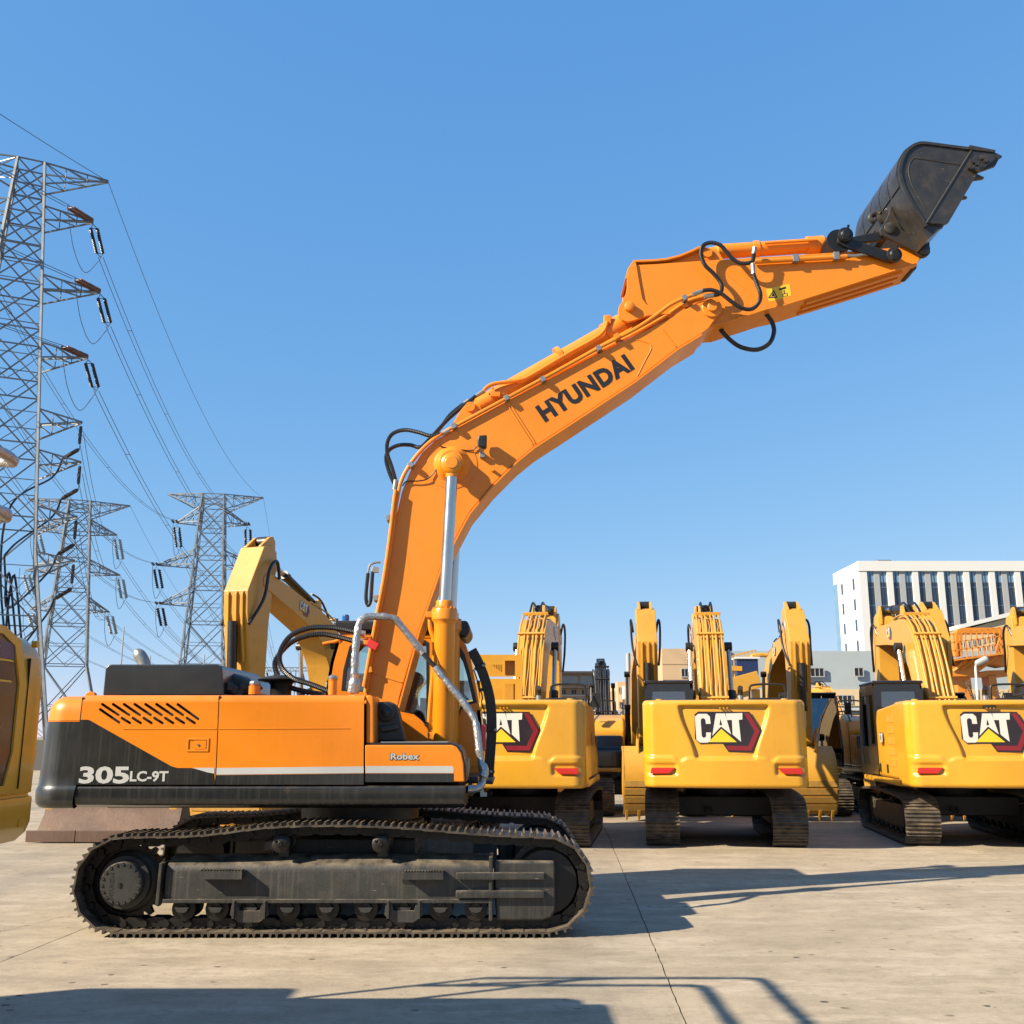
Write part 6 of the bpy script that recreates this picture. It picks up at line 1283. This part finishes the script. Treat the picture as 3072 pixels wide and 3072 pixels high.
# ------------------------------------------------------------------ lattice pylons and lines
M['galv'] = mat('galvanised_steel', (.17, .18, .19), .45, .45, var=.3, nscale=1.5)
M['ins_b'] = mat('brown_insulator', (0.1232, 0.0539, 0.0347), .3, var=.2)
M['ins_d'] = mat('dark_insulator', (0.0231, 0.0139, 0.0154), .35, var=.2)
M['wire'] = mat('line_wire', (0.0770, 0.0847, 0.1001), .5, .4, var=.1)
def pylon(X, Y, H_, yaw, base_w, waist_w, top_w, waist_z, arms, label, mw=.155, step=2.2):
    """arms: (z, half length, side, drop of lower chord); returns root and the arm tip positions"""
    r = tag(empty('transmission_tower', (X, Y, 0)), label, 'pylon', 'lattice pylons beyond the yard')
    ca, sa = math.cos(yaw), math.sin(yaw); W = lambda a, b, z: Vector((X + a * ca - b * sa, Y + a * sa + b * ca, z))
    def hw(z): return (base_w + (waist_w - base_w) * z / waist_z if z < waist_z else waist_w + (top_w - waist_w) * (z - waist_z) / (H_ - waist_z)) / 2
    for i, j in ((-1, -1), (1, -1), (1, 1), (-1, 1)):
        mb = MB(); 
        for z0, z1 in ((0, waist_z), (waist_z, H_)): mb.bar(W(i * hw(z0), j * hw(z0), z0), W(i * hw(z1), j * hw(z1), z1), mw * 1.25)
        mb.build('leg', M['galv'], r, smooth=0)
    zs = [0.]; 
    while zs[-1] < H_ - .5: zs.append(min(H_, zs[-1] + max(step * .75, (.95 if mw < .2 else 1.0) * 2 * hw(zs[-1]))))
    zs[-1] = H_; cor = ((-1, -1), (1, -1), (1, 1), (-1, 1))
    for f in range(4):
        mb = MB(); (i0, j0), (i1, j1) = cor[f], cor[(f + 1) % 4]
        for z0, z1 in zip(zs, zs[1:]):
            a0, b0, a1, b1 = W(i0 * hw(z0), j0 * hw(z0), z0), W(i1 * hw(z0), j1 * hw(z0), z0), W(i0 * hw(z1), j0 * hw(z1), z1), W(i1 * hw(z1), j1 * hw(z1), z1)
            mb.bar(a0, b1, mw * .7).bar(b0, a1, mw * .7).bar(a1, b1, mw * .7)
            m = (a0 + b0 + a1 + b1) / 4; mb.bar((a0 + a1) / 2, m, mw * .45).bar((b0 + b1) / 2, m, mw * .4)
            if z1 - z0 > 4: mb.bar((a0 + a1) / 2, a0.lerp(b1, .25), mw * .35).bar((b0 + b1) / 2, b0.lerp(a1, .25), mw * .35).bar((a0 + b0) / 2, a0.lerp(b1, .25), mw * .4).bar((a0 + b0) / 2, b0.lerp(a1, .25), mw * .4)
        tag(mb.build('lattice_face', M['galv'], r, smooth=0), kind='stuff')
    tips = []
    for z, L_, s, dr in arms:
        mb = MB(); h = hw(z); e = W(s * L_, 0, z); n = max(3, int((L_ - h) / 1.6)); tips.append(e)
        zz = z + (0 if dr > 0 else .0)
        prev = None
        for k in range(n + 1):
            t = k / n; x = s * (h + (L_ - h) * t); w_ = h * (1 - t) + .15 * t; up = z + (0 if dr > 0 else -dr * (1 - t)); dn = z - (dr * (1 - t) if dr > 0 else 0)
            if dr > 0: up = z
            cur = (W(x, -w_, up), W(x, w_, up), W(x, -w_, dn), W(x, w_, dn))
            if prev:
                for q in range(4): mb.bar(prev[q], cur[q], mw * .75)
                for q, q2 in ((0, 2), (1, 3), (0, 1), (2, 3)): mb.bar(prev[q], cur[q2], mw * .45)
            if k < n: mb.bar(cur[0], cur[2], mw * .45).bar(cur[1], cur[3], mw * .45).bar(cur[0], cur[1], mw * .45)
            prev = cur
        tag(mb.build('crossarm', M['galv'], r, smooth=0), kind='stuff')
    return r, tips
def string(r, a, b, m, gap=.55, rad=.15, name='insulator', n=16):
    """a pair of insulator strings from a to b"""
    a, b = Vector(a), Vector(b); u = (b - a).normalized(); sd_ = u.cross(Vector((0, 0, 1)));
    if sd_.length < .1: sd_ = Vector((1, 0, 0))
    sd_.normalize(); L_ = (b - a).length
    for s in (-1, 1):
        o = a + sd_ * gap / 2 * s + u * L_ * .12; pr = []
        k = n
        for i in range(k): d = L_ * .76 * i / k; e = L_ * .76 / k; pr += [(rad * .45, d), (rad, d + e * .35), (rad, d + e * .6), (rad * .45, d + e * .95)]
        MB().lathe(pr, o, u, 8).build(name, m, r)
    mb = MB(); p, q = a + u * L_ * .12, a + u * L_ * .88; mb.bar(a, p - sd_ * gap / 2, .05).bar(a, p + sd_ * gap / 2, .05).bar(p - sd_ * gap / 2, p + sd_ * gap / 2, .05).bar(q - sd_ * gap / 2, q + sd_ * gap / 2, .06).bar(q - sd_ * gap / 2, b, .05).bar(q + sd_ * gap / 2, b, .05)
    mb.build('yoke', M['wire'], r, smooth=0)
def sag(a, b, s, n=28): a, b = Vector(a), Vector(b); return [a.lerp(b, i / n) - Vector((0, 0, 4 * s * (i / n) * (1 - i / n))) for i in range(n + 1)]
WG = 'conductors strung between the pylons'
def line(a, b, s, label, r_=.030, twin=.42):
    a, b = Vector(a), Vector(b); sd_ = (b - a).cross(Vector((0, 0, 1))).normalized() * twin / 2
    o = tag(empty('power_line' if twin else 'shield_wire', a), label, 'power line', WG)
    for k in ((-1, 1) if twin else (0,)): MB().tube([p + sd_ * k for p in sag(a, b, s)], r_, 4).build('conductor', M['wire'], o)
    if twin:
        P_ = sag(a, b, s)
        for i in (3, 8, 14, 20): MB().bar(P_[i] - sd_, P_[i] + sd_, .05).build('spacer', M['wire'], o)
    return o
# tower 1 (near), 3 (right), 2 (middle)
Y1 = 80.; Z1_ = at(55, 497, Y1).z; X1 = at(94, 497, Y1).x
yaw1 = R(25)
lv = lambda py: at(60, py, Y1).z
a1 = [(Z1_, 6.2, 1, 2.0), (Z1_, 6.2, -1, 2.0)]
ph1 = [(lv(628), 5.3), (lv(836), 6.4), (lv(1040), 5.9), (lv(1240), 5.9), (lv(1362), 6.1), (lv(1530), 6.2), (lv(1665), 6.3)]
for z, L_ in ph1: a1 += [(z, L_, 1, 1.3), (z, L_, -1, 1.3)]
T1, t1 = pylon(X1, Y1, Z1_, yaw1, 11.4, 6.7, 2.1, 16, a1, 'tallest lattice pylon with brown and dark insulators, cut by the left edge')
Y3 = 203.; Z3_ = at(632, 1488, Y3).z; X3 = at(642, 1488, Y3).x; lv3 = lambda py: at(640, py, Y3).z
a3 = [(Z3_, 9.8, 1, 3.2), (Z3_, 9.0, -1, 3.2)]
for py, L_ in ((1572, 7.0), (1700, 10.2), (1815, 9.0)): a3 += [(lv3(py), L_, 1, -3.0), (lv3(py), L_, -1, -3.0)]
T3, t3 = pylon(X3, Y3, Z3_, R(10), 15.5, 7.6, 4.2, 17, a3, 'farther lattice pylon standing left of the raised yellow stick', .24, 4)
Y2 = 195.; Z2_ = at(240, 1507, Y2).z; X2 = at(240, 1507, Y2).x; lv2 = lambda py: at(250, py, Y2).z
a2 = [(Z2_, 9.2, 1, 3.0), (Z2_, 9.2, -1, 3.0)]
for py, L_ in ((1598, 7.2), (1719, 8.4), (1832, 7.0)): a2 += [(lv2(py), L_, 1, -2.4), (lv2(py), L_, -1, -2.4)]
T2, t2 = pylon(X2, Y2, Z2_, R(20), 15, 7.6, 3.8, 15, a2, 'lattice pylon between the two others, right behind the near one', .24, 4)
d10 = Vector((-.25, -.97, 0)); T0 = lambda p: Vector(p) + d10 * 110
names = ['top', 'second', 'third', 'fourth', 'fifth', 'sixth', 'lowest']
line(t1[0], t3[0], 5, 'single earth wire from the near pylon top to the far pylon top', .028, 0)
line(t1[0], T0(t1[0]), 4, 'single earth wire leaving the near pylon top towards the upper left', .028, 0)
line(t1[1], T0(t1[1]), 4, 'earth wire from the hidden left arm of the near pylon', .02, 0)
ends = {}
for k in range(3):
    for s in (0, 1):
        tip = t1[2 + 2 * k + s]; far = t3[2 + 2 * k + s]
        u = (far - tip).normalized(); A = tip + Vector((0, 0, -.2)); B_ = A + u * 3.2 + Vector((0, 0, -1.5)); string(T1, A, B_, M['ins_d'])
        v = (T0(tip) - tip).normalized(); C_ = tip + v * 3.4 + Vector((0, 0, -.25)); string(T1, tip, C_, M['ins_b'], .5, .16)
        MB().tube(spline([C_, C_.lerp(B_, .25) - Vector((0, 0, 2.6)), C_.lerp(B_, .6) - Vector((0, 0, 3.3)), B_.lerp(C_, .08) - Vector((0, 0, .9)), B_], 8), .03, 5).build('jumper_loop', M['wire'], T1)
        # far tower end
        u3 = (tip - far).normalized(); E = far + u3 * 3.4 + Vector((0, 0, -.2)); string(T3, far, E, M['ins_d'], .8, .22, n=8)
        line(B_, E, 5, f'twin conductor from the {"right" if s == 0 else "left"} {names[k]} arm of the near pylon to the far pylon')
        line(C_, T0(C_), 4, f'twin conductor leaving the {"right" if s == 0 else "left"} {names[k]} arm of the near pylon towards the camera side')
# pylons on to the substation
gt = [at(835, 2050, 330.), at(880, 2050, 330.)]
for T, tt, nm, gx in ((T3, t3, 'far', 860), (T2, t2, 'middle', 700)):
    for k in range(3):
        for s in (0, 1):
            tip = tt[2 + 2 * k + s]; D_ = at(gx + s * -30 + k * 14, 2040, 330.) if T is T3 else at(gx + 40 * (1 - s) + k * 18, 2030, 330.)
            u = (D_ - tip).normalized(); B_ = tip + u * 3.8 + Vector((0, 0, -4.2)); string(T, tip + Vector((0, 0, -.3)), B_, M['ins_d'] if T is T3 else M['wgrey'], 1.0, .30, n=9)
            MB().tube(spline([tip - u * 2.2, tip - u * 1.6 - Vector((0, 0, 3.8)), tip + u * .8 - Vector((0, 0, 6.4)), B_], 8), .05, 4).build('jumper_loop', M['wire'], T)
            line(B_, D_, 6, f'twin conductor sloping from the {"right" if s == 0 else "left"} {names[k]} arm of the {nm} pylon to the substation', .035, .6)
    line(tt[0], at(gx + 60, 2010, 330.), 6, f'thin earth wire running down from the {nm} pylon', .03, 0)
for k in range(3):                                  # from the near side of the middle pylon back over the left of the yard
    for s in (0,):
        tip = t2[2 + 2 * k + s]; q = t1[2 + 2 * (k + 3) + 0]; line(tip, q - Vector((0, 0, 1)), 4, f'twin conductor between the {names[k]} arm of the middle pylon and the lower near pylon')
# black cables climbing down the near pylon, with terminations
for k in range(4):
    tip = t1[2 + 2 * (3 + k)]; top = tip + Vector((0, 0, -2.3))
    MB().lathe([(.06, 0), (.17, .2), (.17, 1.4), (.06, 1.6)], top, (-.55, 0, -.35), 8).build('cable_termination', M['ins_d'], T1)
    MB().lathe([(.05, 0), (.13, .1), (.13, 1.5), (.05, 1.6)], tip + Vector((-.05, 0, -.3)), (0, 0, -1), 8).build('post_insulator', M['ins_d'], T1)
    st = top + Vector((-.55, 0, -.35)).normalized() * 1.6; ft = Vector((X1 + 3.1 + k * .38, Y1 - 2.6, 0))
    MB().tube(spline([st, st + Vector((-.7, 0, -1.6)), Vector((X1 + 2.5 + k * .3, Y1 - 2.2, st.z - 5)), Vector((X1 + 2.3 + k * .35, Y1 - 2.3, 14)), ft + Vector((1.0, 0, 5)), ft + Vector((1.6, 0, 0))], 8), .085, 6).build('riser_cable', M['rubber'], T1)
    MB().bar(tip + Vector((0, 0, -1.8)), top, .04).build('drop_wire', M['wire'], T1)
# slim poles and substation gantry
for px, py, Y, lab in ((372, 1880, 120, 'slim pole under the middle pylon insulator'), (451, 1967, 130, 'short pole right of the silver exhaust'), (613, 1965, 130, 'short pole in front of the far pylon foot')):
    p = at(px, py, Y); tag(MB().tube([(p.x, Y, 0), (p.x, Y, p.z)], [.13, .08], 6).build('utility_pole', M['wgrey']), lab, 'pole')
sY_ = 330.; SG = tag(empty('substation_gantry', (at(850, 2050, sY_).x, sY_, 0)), 'distant lattice gantry of a substation behind the black hoses', 'gantry')
gz = at(850, 2003, sY_).z; gz2 = at(850, 2013, sY_).z; xa, xb_ = at(640, 2003, sY_).x, at(960, 2003, sY_).x
mb = MB().bar((xa, sY_, gz), (xb_, sY_, gz), .3).bar((xa, sY_, gz2), (xb_, sY_, gz2), .3); n = 34
for k in range(n): x0, x1 = xa + (xb_ - xa) * k / n, xa + (xb_ - xa) * (k + 1) / n; mb.bar((x0, sY_, gz if k % 2 else gz2), (x1, sY_, gz2 if k % 2 else gz), .16)
tag(mb.build('beam', M['galv'], SG, smooth=0), kind='stuff')
for k in range(6): x = xa + (xb_ - xa) * k / 5; MB().bar((x - .8, sY_, gz2), (x - 1.6, sY_, 0), .3).bar((x + .8, sY_, gz2), (x + 1.6, sY_, 0), .3).build('post', M['galv'], SG, smooth=0)
for k in range(9): x = xa + (xb_ - xa) * (k + .5) / 9; string(SG, (x, sY_, gz2), (x + 1.2, sY_, gz2 - 4), M['ins_d'], .8, .25, n=6)
